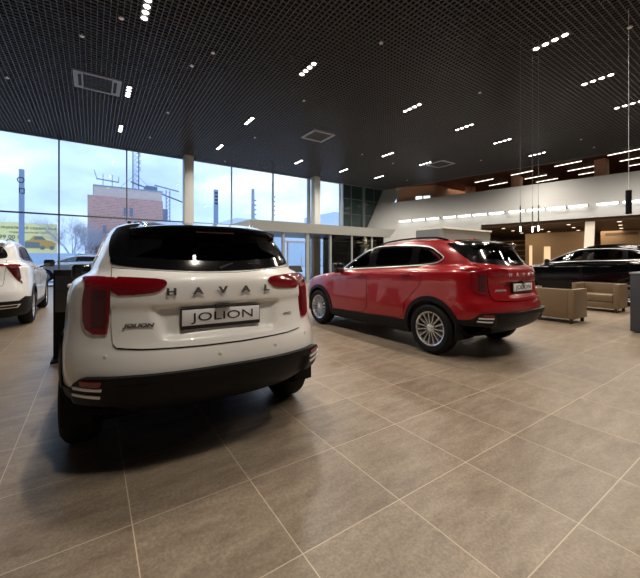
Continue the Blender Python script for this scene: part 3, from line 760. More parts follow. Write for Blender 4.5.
# ------------------------------------------------------------------ setting
def st(o): o['kind'] = 'structure'; return o
def fw(u, v, z): return (20.4+.235*u+.972*v, 20.7-.972*u+.235*v, z)
def lean(z): return .535*(z-7.2)
def slab(u0, u1, z0, z1, t=.22, ub=None, mb=None):
    """piece of the leaning wall; u0/u1 at the bottom, ub=(u0,u1) at the top"""
    a0, a1 = ub if ub else (u0, u1); mb = mb or MB()
    v0, v1 = lean(z0), lean(z1)
    mb.hexa([fw(u0, v0, z0), fw(u1, v0, z0), fw(u1, v0+t, z0), fw(u0, v0+t, z0), fw(a0, v1, z1), fw(a1, v1, z1), fw(a1, v1+t, z1), fw(a0, v1+t, z1)])
    return mb
def fbox(mb, u0, u1, v0, v1, z0, z1, mi=0):
    mb.hexa([fw(u0, v0, z0), fw(u1, v0, z0), fw(u1, v1, z0), fw(u0, v1, z0), fw(u0, v0, z1), fw(u1, v0, z1), fw(u1, v1, z1), fw(u0, v1, z1)], mi); return mb

st(MB().box(X0, 44, Y0, WY+.1, -.12, 0).build('floor', M['floor'], sharp=0))
st(MB().box(X0-.2, X0, Y0, WY, 0, 7.9).build('wall_left', M['outer_wall'], sharp=0))
st(MB().box(X0, 44, Y0-.2, Y0, 0, 7.9).build('wall_back', M['outer_wall'], sharp=0))
mb = MB(); slab(-.6, 8.35, 0, 3.52, mb=mb); slab(-.6, 30, 3.52, 5.9, mb=mb); slab(-.6, 1.25, 5.9, 7.2, ub=(-.6, 1.7), mb=mb)
st(mb.build('wall_right', M['white_wall'], sharp=0))

# open-cell ceiling
PIT, SW, SH = .13, .013, .034
mb = MB(); k = 0
def xlim(y): return 20.4+.235*(20.7-y)/.972 if y < 20.7 else 20.4
y = Y0
while y < WY-.05:
    mb.box(X0, xlim(y), y-SW/2, y+SW/2, CZ, CZ+SH); y += PIT
x = X0
while x < 27:
    ym = WY-.05 if x <= 20.4 else 20.7-(x-20.4)/.235*.972
    if ym > Y0+.2: mb.box(x-SW/2, x+SW/2, Y0, ym, CZ, CZ+SH)
    x += PIT
st(mb.build('ceiling', M['slat'], sharp=0, normals=False))
mb = MB(); mb.hexa([(X0, Y0, 7.75), (27.0, Y0, 7.75), (20.4, WY, 7.75), (X0, WY, 7.75), (X0, Y0, 7.9), (27.0, Y0, 7.9), (20.4, WY, 7.9), (X0, WY, 7.9)])
mb.box(X0, 20.4, WY-.04, WY+.1, 7.22, 7.9)
mb.hexa([fw(-.1, .02, 7.22), fw(29, .02, 7.22), fw(29, .1, 7.22), fw(-.1, .1, 7.22), fw(-.1, .02, 7.9), fw(29, .02, 7.9), fw(29, .1, 7.9), fw(-.1, .1, 7.9)])
st(mb.build('ceiling', M['plenum'], sharp=0))
mb = MB(); mb.box(X0, 20.4, WY-.10, WY-.05, CZ-.03, CZ+.05); mb.hexa([fw(0, -.05, 7.17), fw(29, -.05, 7.17), fw(29, 0, 7.17), fw(0, 0, 7.17), fw(0, -.05, 7.24), fw(29, -.05, 7.24), fw(29, 0, 7.24), fw(0, 0, 7.24)])
st(mb.build('trim_1', M['fixture_grey'], sharp=0))

# window wall
xm = [-1.35+2.87*k for k in range(-3, 7)]       # -9.96 ... 15.87
TRZ = 3.50
for i in range(len(xm)-1):
    a, b = xm[i], xm[i+1]
    light = i >= 5
    mb = MB(); mb.box(a-.03, a+.03, WY-.10, WY+.06, 0, CZ); mb.box(a, b, WY-.07, WY+.05, TRZ-.035, TRZ+.035); mb.box(a, b, WY-.07, WY+.05, 0, .08); mb.box(a, b, WY-.07, WY+.05, CZ-.05, CZ)
    w = st(mb.build('window_%d' % (i+1), M['light_mullion'] if light else M['mullion'], sharp=0))
    st(MB().box(a+.03, b-.03, WY-.015, WY+.005, .08, CZ-.05).build('pane', M['pane'], w, sharp=0))
mb = MB(); mb.box(12.86, 13.06, WY-.16, WY+.06, 0, CZ)
mb.box(15.76, 15.84, WY-.14, WY+.06, 0, CZ); mb.box(16.0, 16.06, WY-.14, WY+.06, 0, CZ)
st(mb.build('trim_2', M['light_mullion'], sharp=0))
# dark glazed section beside the leaning wall
w = MB(); w.box(16.06, 20.6, WY-.03, WY+.06, 0, CZ); wd = st(w.build('window_11', M['teal_glass'], sharp=0))
mb = MB()
for x in (16.9, 19.3): mb.box(x-.03, x+.03, WY-.08, WY-.03, 0, CZ)
mb.box(18.0, 18.28, WY-.16, WY-.03, 0, CZ)
for z in (3.5, 4.9, 6.1): mb.box(16.06, 20.6, WY-.07, WY-.03, z-.025, z+.025)
st(mb.build('frame', M['mullion'], wd, sharp=0))

def simple(name, mb, m, label, cat, group=None, parent=None, sharp=35):
    return tag(mb.build(name, m, parent, sharp=sharp), label, cat, group)

# round-edged square columns in front of the glazing
for i, x in enumerate((4.55, 13.25)):
    o = MB().box(x-.25, x+.25, 20.0, 20.5, 0, CZ+.03, bevel=.03).build('column', M['column'])
    tag(o, ['white square column in front of the big window, behind the white car roof', 'white square column rising behind the entrance canopy'][i], 'column')
# columns in the mezzanine storey
for i, (u, v, z0, z1, wd_) in enumerate(((13.3, -1.9, 0, 3.5, .20),)):
    v0, v1 = lean(0)+.3, lean(3.52)+.3; mb = MB()
    uu = 13.75
    mb.hexa([fw(uu-.20, v0, 0), fw(uu+.20, v0, 0), fw(uu+.20, v0+.35, 0), fw(uu-.20, v0+.35, 0), fw(uu-.20, v1, 3.50), fw(uu+.20, v1, 3.50), fw(uu+.20, v1+.35, 3.5), fw(uu-.20, v1+.35, 3.5)])
    simple('slanted_column', mb, M['slant_col'], 'cream slanted column under the mezzanine behind the black car', 'column')

# mezzanine: slab, lower ceiling, upper ceiling, inner walls
VB = 9.5
st(fbox(MB(), -1.0, 30, lean(3.52)+.2, VB, 3.34, 3.60).build('floor', M['under_ceiling'], sharp=0))
st(fbox(MB(), -1, 30, .1, VB, 7.2, 7.35).build('ceiling', M['brown_ceiling'], sharp=0))
mb = MB(); fbox(mb, -1, 30, VB, VB+.2, 3.6, 7.35)
st(mb.build('wall_upper', M['dark_wall'], sharp=0))
mb = MB(); mb.box(22.4, 29.5, 17.0, 17.2, 3.6, 7.2); mb.hexa([(20.55, 19.4, 3.6), (22.4, 17.0, 3.6), (22.55, 17.15, 3.6), (20.7, 19.55, 3.6), (20.55, 19.4, 7.2), (22.4, 17.0, 7.2), (22.55, 17.15, 7.2), (20.7, 19.55, 7.2)])
wu = st(mb.build('wall_upper', M['orange_wall'], sharp=0))
mb = MB(); fbox(mb, 6.6, 30, VB, VB+.2, 0, 3.34)
st(mb.build('wall_lower', M['dark_wall'], sharp=0))
fbm = MB(); fbox(fbm, 6.6, 6.8, lean(0)+.6, VB, 0, 3.34); st(fbm.build('wall_lower', M['dark_wall'], sharp=0))
# upper windows in the orange wall
lit = mat('sky_glow_pane', (.8, .8, .8), .5, emis=(.8, .9, 1), estr=.9)  # opaque pane with its own glow, standing in for daylight
dw = Vector((1.85, -2.4, 0)).normalized()
for i, (ta, tb) in enumerate(((1.50, 2.0), (2.10, 2.60))):
    def q(t, o_, z): return (20.55+dw.x*t-.79*o_, 19.4+dw.y*t-.61*o_, z)
    w = st(MB().hexa([q(ta-.04, .03, 5.4), q(tb+.04, .03, 5.4), q(tb+.04, 0, 5.4), q(ta-.04, 0, 5.4), q(ta-.04, .03, 6.42), q(tb+.04, .03, 6.42), q(tb+.04, 0, 6.42), q(ta-.04, 0, 6.42)]).build('window_%d' % (12+i), M['fixture_grey'], sharp=0))
    st(MB().hexa([q(ta, .045, 5.45), q(tb, .045, 5.45), q(tb, .03, 5.45), q(ta, .03, 5.45), q(ta, .045, 6.38), q(tb, .045, 6.38), q(tb, .03, 6.38), q(ta, .03, 6.38)]).build('pane', lit, w, sharp=0))
# mezzanine storey columns
for i, (x, y) in enumerate(((25.3, 15.9), (24.9, 12.1), (24.9, 7.3))):
    simple('mezzanine_column', MB().box(x-.28, x+.28, y-.28, y+.28, 3.6, 7.2, bevel=.02), M['orange_wall'],
           ['peach column on the upper floor nearest the small upper windows', 'peach column on the upper floor above the right end of the red car', 'peach column on the upper floor at the right edge, above the black car'][i], 'column')

# entrance vestibule
st(MB().hexa([(6.75, 16.5, 2.84), (16.8, 16.5, 2.84), (16.4, WY-.16, 2.84), (6.75, WY-.16, 2.84), (6.75, 16.5, 3.39), (17.4, 16.5, 3.39), (17.0, WY-.16, 3.39), (6.75, WY-.16, 3.39)]).build('trim_3', M['canopy'], sharp=0))
mb = MB()
for x, h_ in ((8.75, .07), (10.32, .10), (11.95, .06), (7.0, .05), (13.6, .05), (15.3, .05)): mb.box(x-h_, x+h_, 16.6, 16.75, 0, 2.84)
mb.box(7.0, 16.6, 16.62, 16.73, 0, .10); mb.box(8.75, 10.32, 16.62, 16.73, 2.28, 2.36); mb.box(9.0, 9.06, 16.62, 16.73, .1, 2.3)
dr = st(mb.build('door_1', M['light_mullion'], sharp=0))
st(MB().box(7.05, 8.7, 16.66, 16.68, .1, 2.84).build('pane', M['door_glass'], dr, sharp=0))
st(MB().box(9.06, 10.24, 16.66, 16.68, .1, 2.28).build('pane', M['door_glass'], dr, sharp=0))
st(MB().box(10.42, 11.9, 16.66, 16.68, .1, 2.84).build('pane', M['door_glass'], dr, sharp=0))
st(MB().box(12.0, 16.4, 16.66, 16.68, .1, 2.84).build('pane', M['dark_glass'], dr, sharp=0))
st(MB().box(9.85, 9.89, 16.58, 16.61, .8, 1.5).build('door_handle', M['chrome'], dr, sharp=0))
st(MB().box(12.29, 12.69, 19.0, 19.2, 0, 2.84).build('wall_vestibule', M['wood'], sharp=0))
st(MB().box(13.0, 18.4, 18.9, 19.0, 0, 2.84).build('wall_vestibule', M['teal_glass'], sharp=0))

# ------------------------------------------------------------------ ceiling lamps and units
LX = (1.05, 5.52, 10.28, 13.70, 16.88, 20.53); LY = (-.6, 4.13, 8.9, 13.6, 17.6)
visible = {(1, 2): 'four-spot ceiling lamp at the top left, cut by the frame above the white car', (1, 3): 'four-spot ceiling lamp just right of the left rectangular air unit',
    (2, 2): 'four-spot ceiling lamp at top centre, nearest above the white car', (2, 3): 'small four-spot ceiling lamp left of the square air unit',
    (3, 1): 'largest long four-spot ceiling lamp, near the top right', (3, 2): 'four-spot ceiling lamp right of centre, between the two ceiling air units, nearest',
    (3, 4): 'tiny four-spot ceiling lamp just below the middle air unit', (4, 1): 'second four-spot lamp from the right edge in the nearest right row',
    (4, 2): 'four-spot ceiling lamp in the middle of the row above the upper floor', (4, 3): 'four-spot ceiling lamp just left of the far air unit', (4, 4): 'small four-spot ceiling lamp above the dark glass wall',
    (5, 1): 'four-spot ceiling lamp cut by the right edge of the picture', (5, 2): 'four-spot ceiling lamp right of the far air unit', (5, 3): 'four-spot ceiling lamp just behind the far air unit',
    (5, 4): 'farthest small four-spot ceiling lamp by the leaning wall corner', (6, 2): 'four-spot ceiling lamp beside the ceiling edge over the upper floor', (2, 4): 'tiny far four-spot lamp above the left white column',
    (1, 4): 'tiny four-spot lamp nearest the window above the brick building'}
proto = None
def ceiling_lamp():
    r = empty('ceiling_lamp', (0, 0, 0), 'x', 'ceiling lamp')
    mb = MB(); mb.box(-.10, .10, -.47, .47, .0, .07); mb.build('housing', M['fixture'], r, sharp=0)
    for k in range(4):
        y = -.345+.23*k
        MB().lathe([(.001, -.010), (.060, -.010), (.072, .001), (.072, .004), (.001, .004)], 'z', (0, y, 0), 20).build('spot', M['lamp_white'], r)
    return r
for i, x in enumerate(LX, 1):
    for j, y in enumerate(LY):
        if x > 20 and j not in (1, 2): continue
        if (i, j) in ((2, 4),): pass
        area_light('lamp_light', (x, y, CZ-.05), .16, .9, LAMP_W, (1, .895, .77), (0, 0, 0), radians(150))
        if (i, j) in visible:
            if proto is None: proto = ceiling_lamp(); o = proto
            else: o = copy_tree(proto)
            o.location = (x, y, CZ-.02); tag(o, visible[(i, j)], 'ceiling lamp', 'four-spot lamps in the grid ceiling')
def air_unit(loc, sx, sy, label, rect):
    r = empty('air_conditioner', loc, label, 'air conditioner', 0, 'ceiling air units')
    mb = MB(); b_ = .10
    mb.box(-sx, sx, -sy, -sy+b_, -.03, .04); mb.box(-sx, sx, sy-b_, sy, -.03, .04); e_ = .26 if rect else b_
    mb.box(-sx, -sx+e_, -sy+b_, sy-b_, -.03, .04); mb.box(sx-e_, sx, -sy+b_, sy-b_, -.03, .04)
    mb.build('frame', M['ac_white'], r, sharp=0)
    MB().box(-sx+e_, sx-e_, -sy+b_, sy-b_, .0, .04).build('return_grille', M['ac_dark'], r, sharp=0)
    if rect:
        for s_ in (-1, 1): MB().box(s_*(sx-.17)-.045, s_*(sx-.17)+.045, -sy+.2, sy-.2, -.036, -.03).build('outlet', M['ac_dark'], r, sharp=0)
    mb = MB(); n_ = 7
    for k in range(n_):
        yy = -sy+b_+(2*sy-2*b_)*(k+.5)/n_; mb.box(-sx+e_, sx-e_, yy-.012, yy+.012, -.012, .0)
    mb.build('louvre', M['fixture'], r, sharp=0)
air_unit((.15, 13.55, CZ), .66, .62, 'rectangular grey ceiling air unit with a dark centre, at the left', True)
air_unit((8.92, 13.45, CZ), .60, .60, 'square ceiling air unit with a light frame, above the centre of the picture', False)
air_unit((17.75, 13.15, CZ), .62, .62, 'far ceiling air unit near the edge of the upper floor', False)
f_ = 338.6
def ray(px, py, z):
    c, s = cos(radians(33.907)), sin(radians(33.907)); X = (px-320)/f_; V = -(py-260.3)/f_; t = (z-CAMH)/V
    return ((X*c+s)*t, (-X*s+c)*t, z)
sprk = None
for (px, py) in ((192, 65), (7, 77), (304, 100), (168, 112), (381, 42), (630, 26), (121, 17), (82, 35), (29, 120), (213, 52), (480, 92), (255, 137), (393, 163), (407, 180), (581, 139), (594, 147), (481, 160), (150, 137), (225, 161), (300, 180), (362, 154)):
    x, y, z = ray(px, py, CZ-.01)
    if sprk is None:
        sprk = MB().lathe([(.001, -.05), (.05, -.045), (.06, -.03), (.025, -.015), (.022, .02), (.001, .02)], 'z', n=14).build('ceiling_sensor', M['plate_white']); o = sprk
    else: o = sprk.copy(); COL.objects.link(o)
    o.location = (round(x, 2), round(y, 2), z); tag(o, 'small pale round ceiling sensor set between the dark grid cells', 'sensor', 'sensors in the grid ceiling')

# wall tubes on the leaning wall
tubes = [(17.83, 16.87), (16.75, 15.84), (15.73, 14.82), (14.55, 13.69), (13.58, 12.75), (12.66, 11.81), (11.70, 10.85), (10.61, 9.78), (9.68, 8.84), (8.73, 7.87), (7.78, 6.94), (6.61, 5.75), (5.62, 4.75), (4.60, 3.75)]
tl = ['first wall tube lamp at the far left end of the row above the red car', 'second tube lamp from the left end of the row on the leaning wall', 'third tube lamp from the left end of the row on the leaning wall',
 'fourth tube lamp from the left, first after a gap, above the grey partition', 'fifth tube lamp from the left on the leaning wall', 'sixth tube lamp from the left on the leaning wall', 'seventh tube lamp from the left, last before the second gap',
 'eighth tube lamp from the left, behind the slim pendants', 'ninth tube lamp from the left, crossed by a pendant rod', 'tenth tube lamp from the left on the leaning wall', 'eleventh tube lamp from the left, right above the slanted column',
 'twelfth tube lamp, left of the thick black pendant', 'thirteenth tube lamp, right of the thick black pendant', '']
for k, (ya, yb) in enumerate(tubes):
    if k == 13: break
    ua, ub = (20.7-ya)/.972-.48, (20.7-yb)/.972-.48; z = 4.20; v = lean(z)-.22
    r = empty('tube_lamp', fw((ua+ub)/2, v, z), tl[k], 'wall lamp', atan2(-.972, .235), 'tube lamps along the leaning wall')
    L_ = (ub-ua)/2
    MB().tube([(-L_+.02, 0, 0), (L_-.02, 0, 0)], .052, 12).build('tube', M['tube_white'], r)
    MB().box(-L_, L_, -.012, .05, .045, .075).build('cover', M['fixture_grey'], r, sharp=0)
    MB().box(L_-.03, L_+.03, -.02, .16, -.05, .08).build('bracket', M['fixture'], r, sharp=0)
# linear lamps on the upper floor
rows = [(24.0, 14.0), (25.95, 14.0), (24.0, 11.35), (25.96, 11.35), (27.7, 11.35), (24.03, 8.70), (25.97, 8.70), (27.72, 8.70), (23.98, 6.05), (25.98, 6.05), (27.75, 6.05)]
lp = None
for x, y in rows:
    if lp is None:
        lp = empty('linear_lamp', (x, y, 7.16), 'x', 'ceiling lamp')
        MB().box(-.035, .035, -.70, .70, -.02, .0).build('diffuser', M['tube_warm'], lp, sharp=0); MB().box(-.07, .07, -.72, .72, .0, .05).build('housing', M['fixture'], lp, sharp=0); o = lp
    else: o = copy_tree(lp); o.location = (x, y, 7.16)
    row = {14.0: 'farthest', 11.35: 'second farthest', 8.70: 'second nearest', 6.05: 'nearest'}[y]; colu = 'front' if x < 25 else ('middle' if x < 27 else 'rear')
    tag(o, 'glowing linear lamp under the brown upper ceiling, %s row, %s column from the railing' % (row, colu), 'ceiling lamp', 'linear lamps on the upper floor')
for u in (4, 9, 14, 19): area_light('upper_light', fw(u, 4.2, 7.1), 3, 3, MEZZ_W*1.4, (1, .80, .62))

# under the mezzanine: downlights, partition, shelves, doorways
dl = None
for u in (9.3, 11.0, 12.7, 14.9, 16.6, 18.3):
    for v in (-.6, 1.8, 4.4, 7.0):
        p = fw(u, v, 3.335)
        if dl is None: dl = MB().lathe([(.001, -.01), (.085, -.01), (.10, .0), (.10, .004), (.001, .004)], 'z', n=18).build('downlight', M['spot_warm']); o = dl
        else: o = dl.copy(); COL.objects.link(o)
        o.location = p; tag(o, 'round warm downlight set in the low brown ceiling beneath the mezzanine', 'ceiling lamp', 'downlights beneath the mezzanine')
for u in (10.5, 14, 17.5, 21, 25):
    for v in (.5, 5.5): area_light('under_light', fw(u, v, 3.3), 1.6, 1.6, UNDER_W, (1, .78, .55))
part = empty('partition', fw(10.0, 2.0, 0), 'beige partition wall with two openings backed by glowing panels behind the black car', 'partition', atan2(-.972, .235))
mb = MB(); mb.box(0, .2, 0, .15, 0, 3.1); mb.box(.2, .42, 0, .15, 2.3, 3.1); mb.box(.42, 1.05, 0, .15, 0, 3.1); mb.box(1.05, 1.45, 0, .15, 2.2, 3.1); mb.box(1.45, 3.3, 0, .15, 0, 3.1)
mb.build('panel', M['beige_wall'], part, sharp=0)
gp = mat('glow_panel', (.8, .6, .4), .6, emis=(1, .72, .42), estr=.45)  # self-glowing colour stands in for lit rooms behind the openings
MB().box(.2, .42, .2, .24, 0, 2.3).build('opening_glow', gp, part, sharp=0)
MB().box(1.05, 1.45, .2, .24, 0, 2.2).build('opening_glow', gp, part, sharp=0)
shl = empty('shelf_unit', fw(8.35, 3.6, 0), 'tall brown shelving behind the tail of the red car', 'shelf', atan2(-.972, .235))
mb = MB()
for x in (-.5, .45, 1.4, 2.0): mb.box(x-.03, x+.03, 0, .4, 0, 2.75)
mb.build('upright', M['wood'], shl, sharp=0)
for z in (.3, .75, 1.2, 1.6, 2.0, 2.4, 2.72): MB().box(-.5, 2.0, 0, .4, z-.02, z+.02).build('shelf', M['wood'], shl, sharp=0)
MB().box(-.5, 2.0, .38, .40, 0, 2.75).build('back_panel', M['dark_wall'], shl, sharp=0)
sg = empty('bulkhead', fw(13.8, 6.0, 0), 'light wall section with a dark strip at the far right under the mezzanine', 'partition', atan2(-.972, .235))
MB().box(0, 6, 0, .15, 0, 3.3).build('panel', M['beige_wall'], sg, sharp=0); MB().box(.25, 1.9, -.03, 0, 3.0, 3.16).build('dark_strip', M['dark_wall'], sg, sharp=0)

# display partition beyond the red car
pt = empty('display_wall', (13.45, 10.0, 0), 'grey free-standing display wall with a light top edge, beyond the red car roof', 'display wall')
MB().box(.28, 4.3, 0, 1.4, 0, 2.78).build('panel', mat('warm_grey_panel', (.22, .205, .18), .5), pt, sharp=0)
MB().box(0, .28, .0, 1.4, 0, 2.76).build('side_panel', M['cabinet_top'], pt, sharp=0)
MB().box(.20, 4.35, -.06, 1.45, 2.78, 2.86).build('top', mat('cream_edge', (.8, .78, .70), .5), pt, sharp=0)

# ------------------------------------------------------------------ cars
ang = radians(-2.8)
car_w = build_car(dict(CFG_J, paint='white_paint', front_seat='seat_fabric', fin=False, rail_h=.008), (.692, 2.085, 0), ang, 'white compact SUV seen from behind at the left, black rear glass and a white plate')
car_r = build_car(dict(CFG_J, paint='red_paint', letters='chrome'), (4.715, 2.145, 0), radians(.4), 'glossy red SUV with silver multi-spoke wheels in the centre')
car_l = build_car(dict(CFG_F, paint='pearl_paint'), (-1.91, 8.15, 0), radians(.6), 'white SUV cut by the left edge, parked by the window')
car_b = build_car(dict(CFG_F, paint='black_paint', key='f7b', rail_h=.008), (13.15, 1.98, 0), 0, 'black SUV behind the two beige armchairs')
car_b.scale = (1, 1, 1.02)
car_s = build_car(dict(CFG_F, paint='silver_paint', key='f7s', res=36), (1.3, 26.5, -.05), radians(90), 'silver SUV parked outside behind the left window, beyond the black stand')

# ------------------------------------------------------------------ furniture
def armchair():
    r = empty('armchair', (0, 0, 0), 'x', 'armchair')     # faces +y, width along x
    w, d, h_, t = .48, .33, .69, .11
    mb = MB()
    mb.box(-w, -w+t, -d, d, .095, h_, bevel=.012)
    mb.build('armrest', M['sofa'], r)
    MB().box(w-t, w, -d, d, .095, h_, bevel=.012).build('armrest', M['sofa'], r)
    MB().box(-w+t, w-t, -d, -d+t+.02, .095, h_-.002, bevel=.012).build('backrest', M['sofa'], r)
    MB().box(-w+t, w-t, -d+t+.02, d-.03, .095, .25, bevel=.006).build('base', M['sofa'], r)
    MB().box(-w+t+.004, w-t-.004, -d+t+.024, d-.005, .255, .43, bevel=.025, seg=3).build('seat_cushion', M['sofa'], r)
    for sx in (-1, 1):
        for sy in (-1, 1): MB().box(sx*(w-.07)-.027, sx*(w-.07)+.027, sy*(d-.05)-.027, sy*(d-.05)+.027, 0, .095, bevel=.003).build('leg', M['sofa_leg'], r)
    return r
a1 = armchair(); a1.location = (8.26, 3.24, 0); a1.rotation_euler = (0, 0, radians(-90)); tag(a1, 'beige leather armchair with its back to us, right of the red car', 'armchair', 'beige lounge armchairs')
a2 = copy_tree(a1); a2.location = (10.80, 3.22, 0); a2.rotation_euler = (0, 0, radians(90)); tag(a2, 'beige leather armchair with seat facing us, farther back by the black car', 'armchair', 'beige lounge armchairs')

cb = empty('reception_desk', (8.35, 1.40, 0), 'dark grey cabinet desk cut by the right edge of the picture', 'desk')
MB().box(-.42, .42, -.54, .52, .02, 1.03, bevel=.006).build('body', M['cabinet'], cb); MB().box(-.43, .43, -.55, .53, 1.03, 1.065, bevel=.004).build('top', M['cabinet_top'], cb)
MB().box(-.38, .38, -.5, .48, 0, .02).build('plinth', M['ink'], cb)

ds = empty('display_stand', (-.29, 5.45, 0), 'tall black display stand just left of the white car', 'stand')
MB().box(-.12, .12, -.045, .045, .03, 1.155, bevel=.006).build('panel', M['stand_black'], ds); MB().box(-.14, .13, -.17, .17, 0, .03, bevel=.004).build('base', M['stand_black'], ds)
MB().box(-.10, .10, -.052, -.045, .62, 1.08).build('screen', M['screen'], ds)
d2 = empty('lectern_stand', (5.50, 9.6, 0), 'black stand with a sloping top seen between the white and the red car', 'stand', radians(-20))
MB().box(-.05, .05, -.04, .04, .02, .95).build('post', M['stand_black'], d2); MB().box(-.2, .2, -.18, .18, 0, .02).build('base', M['stand_black'], d2)
MB().hexa([(-.20, -.14, .90), (.20, -.14, .90), (.20, .14, 1.06), (-.20, .14, 1.06), (-.20, -.14, .93), (.20, -.14, .93), (.20, .14, 1.10), (-.20, .14, 1.10)]).build('top', M['stand_black'], d2)

# pendants
for i, (px, yb) in enumerate(((520.5, 231.5), (532.5, 232), (538.5, 231))):
    X = (px-320)/f_; c, s = cos(radians(33.907)), sin(radians(33.907)); Z = 9.0
    x, y = (X*c+s)*Z, (-X*s+c)*Z; zb = CAMH-(yb-260.3)/f_*Z
    r = empty('slim_pendant', (round(x, 2), round(y, 2), round(zb, 2)), ['slim black pendant lamp on a wire, leftmost of the three', 'slim black pendant lamp, middle of the three', 'slim black pendant lamp, rightmost of the three'][i], 'pendant lamp', 0, 'slim pendants above the armchairs')
    MB().lathe([(.001, 0), (.015, 0), (.017, .02), (.017, .13), (.001, .13)], 'z', n=16).build('bulb', M['lamp_white'], r)
    MB().lathe([(.001, .13), (.015, .13), (.015, .68), (.001, .69)], 'z', n=12).build('stem', M['fixture'], r)
    MB().tube([(0, 0, .69), (0, 0, CZ-zb)], .0045, 6).build('wire', M['fixture_grey'], r)
r = empty('cylinder_pendant', (10.51, 2.57, 2.37), 'thick black cylinder pendant lamp on a wire at the right edge', 'pendant lamp')
MB().lathe([(.05, .0), (.058, .0), (.058, .56), (.001, .57)], 'z', n=28).build('shade', M['stand_black'], r)
MB().lathe([(.001, .01), (.048, .01), (.048, .03), (.001, .03)], 'z', n=20).build('bulb', M['lamp_white'], r)
MB().tube([(0, 0, .57), (0, 0, CZ-2.37)], .005, 6).build('wire', M['plate_white'], r)

# potted tree with fairy lights beyond the red car
def branchy(mb, p, d, L, r, depth, spread=.5, up=.1, n=4, kids=3):
    p = Vector(p); d = Vector(d).normalized(); q = p+d*L*.5+Vector((random.uniform(-1, 1), random.uniform(-1, 1), random.uniform(-.4, .6)))*L*.06; e_ = p+d*L
    mb.tube([p, q, e_], [r, r*.8, r*.6], n, caps=False)
    if depth == 0: return
    for k in range(kids):
        nd = d+Vector((random.uniform(-1, 1), random.uniform(-1, 1), random.uniform(-.6, .8)))*spread+Vector((0, 0, up))
        st_ = p+d*L*(random.uniform(.45, 1) if k else 1); branchy(mb, st_, nd, L*random.uniform(.6, .85), r*.5, depth-1, spread, up, n, kids)
tr = empty('potted_tree', (9.75, 11.0, 0), 'slender potted tree with tiny lights, beyond the windscreen of the red car', 'plant')
MB().lathe([(.001, 0), (.18, 0), (.24, .42), (.20, .42), (.18, .36), (.001, .36)], 'z', n=24).build('pot', M['pot'], tr)
mb = MB(); mb.tube([(0, 0, .3), (.02, 0, 1.1), (0, .02, 2.25)], [.03, .02, .008], 8); mb.build('trunk', M['bark'], tr)
mb = MB(); beads = MB(); rnd = random.Random(5)
for k in range(900):
    z = rnd.uniform(.7, 2.3); R_ = .42*(2.45-z)/1.7; a = rnd.uniform(0, 2*pi); rr = R_*sqrt(rnd.random()); x, y = rr*cos(a), rr*sin(a)
    d = Vector((cos(a), sin(a), rnd.uniform(-.2, .5)))*rnd.uniform(.05, .09); w_ = Vector((-sin(a), cos(a), rnd.uniform(-.4, .4)))*.014
    p = Vector((x, y, z)); vv = [mb.bm.verts.new(p), mb.bm.verts.new(p+d*.5+w_), mb.bm.verts.new(p+d), mb.bm.verts.new(p+d*.5-w_)]; mb.bm.faces.new(vv)
    if k % 12 == 0: beads.box(x+.03, x+.045, y, y+.015, z, z+.015)
mb.build('foliage', M['tree_green'], tr, sharp=0, normals=False); beads.build('fairy_lights', M['bead'], tr, sharp=0)

# ------------------------------------------------------------------ outside
st(MB().box(-120, 160, WY+.1, 260, -.3, -.05).build('ground_outside', M['snow_ground'], sharp=0))
bb = empty('billboard', (-11.6, 60, 0), 'long yellow advertising billboard with a car picture, outside the left window', 'billboard')
MB().box(0, 7.5, 0, .3, 2.2, 6.32).build('panel', M['board_yellow'], bb, sharp=0)
for x in (.5, 3.7, 7.0): MB().box(x-.12, x+.12, .1, .3, 0, 2.2).build('post', M['steel_grey'], bb, sharp=0)
text_mesh('lettering', 'официальный сервис Audi', .52, .01, M['board_ink'], bb, (4.25, -.02, 5.65), (1, 0, 0), (0, 0, 1), .98)
text_mesh('lettering', 'подробности на сайте', .30, .01, M['board_ink'], bb, (4.6, -.02, 5.03), (1, 0, 0), (0, 0, 1), 1.3)
text_mesh('lettering', '99 00 0', .72, .01, M['board_ink'], bb, (2.55, -.02, 4.35), (1, 0, 0), (0, 0, 1), 1.0)
mb = MB()
def prism(mb, pts, y0, y1):
    a = [mb.bm.verts.new((x, y0, z)) for x, z in pts]; b = [mb.bm.verts.new((x, y1, z)) for x, z in pts]; mb.bm.faces.new(a); mb.bm.faces.new(b[::-1])
    for i in range(len(pts)): mb.bm.faces.new((a[i], b[i], b[(i+1) % len(pts)], a[(i+1) % len(pts)]))
prism(mb, [(4.1, 2.9), (7.2, 2.9), (7.35, 3.6), (6.9, 3.95), (6.3, 4.05), (5.9, 4.6), (4.95, 4.6), (4.55, 4.05), (4.1, 3.9)], -.03, 0); mb.build('car_picture', M['board_orange'], bb, sharp=0)
mb = MB(); prism(mb, [(5.0, 4.1), (6.2, 4.1), (5.85, 4.52), (5.1, 4.52)], -.05, -.03); prism(mb, [(4.05, 3.0), (5.6, 3.0), (5.6, 3.7), (4.05, 3.8)], -.05, -.03)
for x in (5.9, 6.9): prism(mb, [(x+.28*cos(t), 3.0+.28*sin(t)) for t in [2*pi*k/16 for k in range(16)]], -.05, -.03)
mb.build('car_picture_detail', M['board_grey'], bb, sharp=0)
py_ = empty('pylon_sign', (-5.92, 45, 0), 'tall narrow grey pylon sign outside, in front of the billboard', 'sign')
MB().box(-.21, .21, 0, .25, 0, 10.45).build('column', mat('pylon_blue', (.24, .30, .42), .5), py_, sharp=0)
MB().lathe([(.22, -.02), (.30, -.02), (.30, .0), (.22, .0)], 'y', (-.05, -.02, 9.35), 20, closed=True).build('emblem', M['ink'], py_)
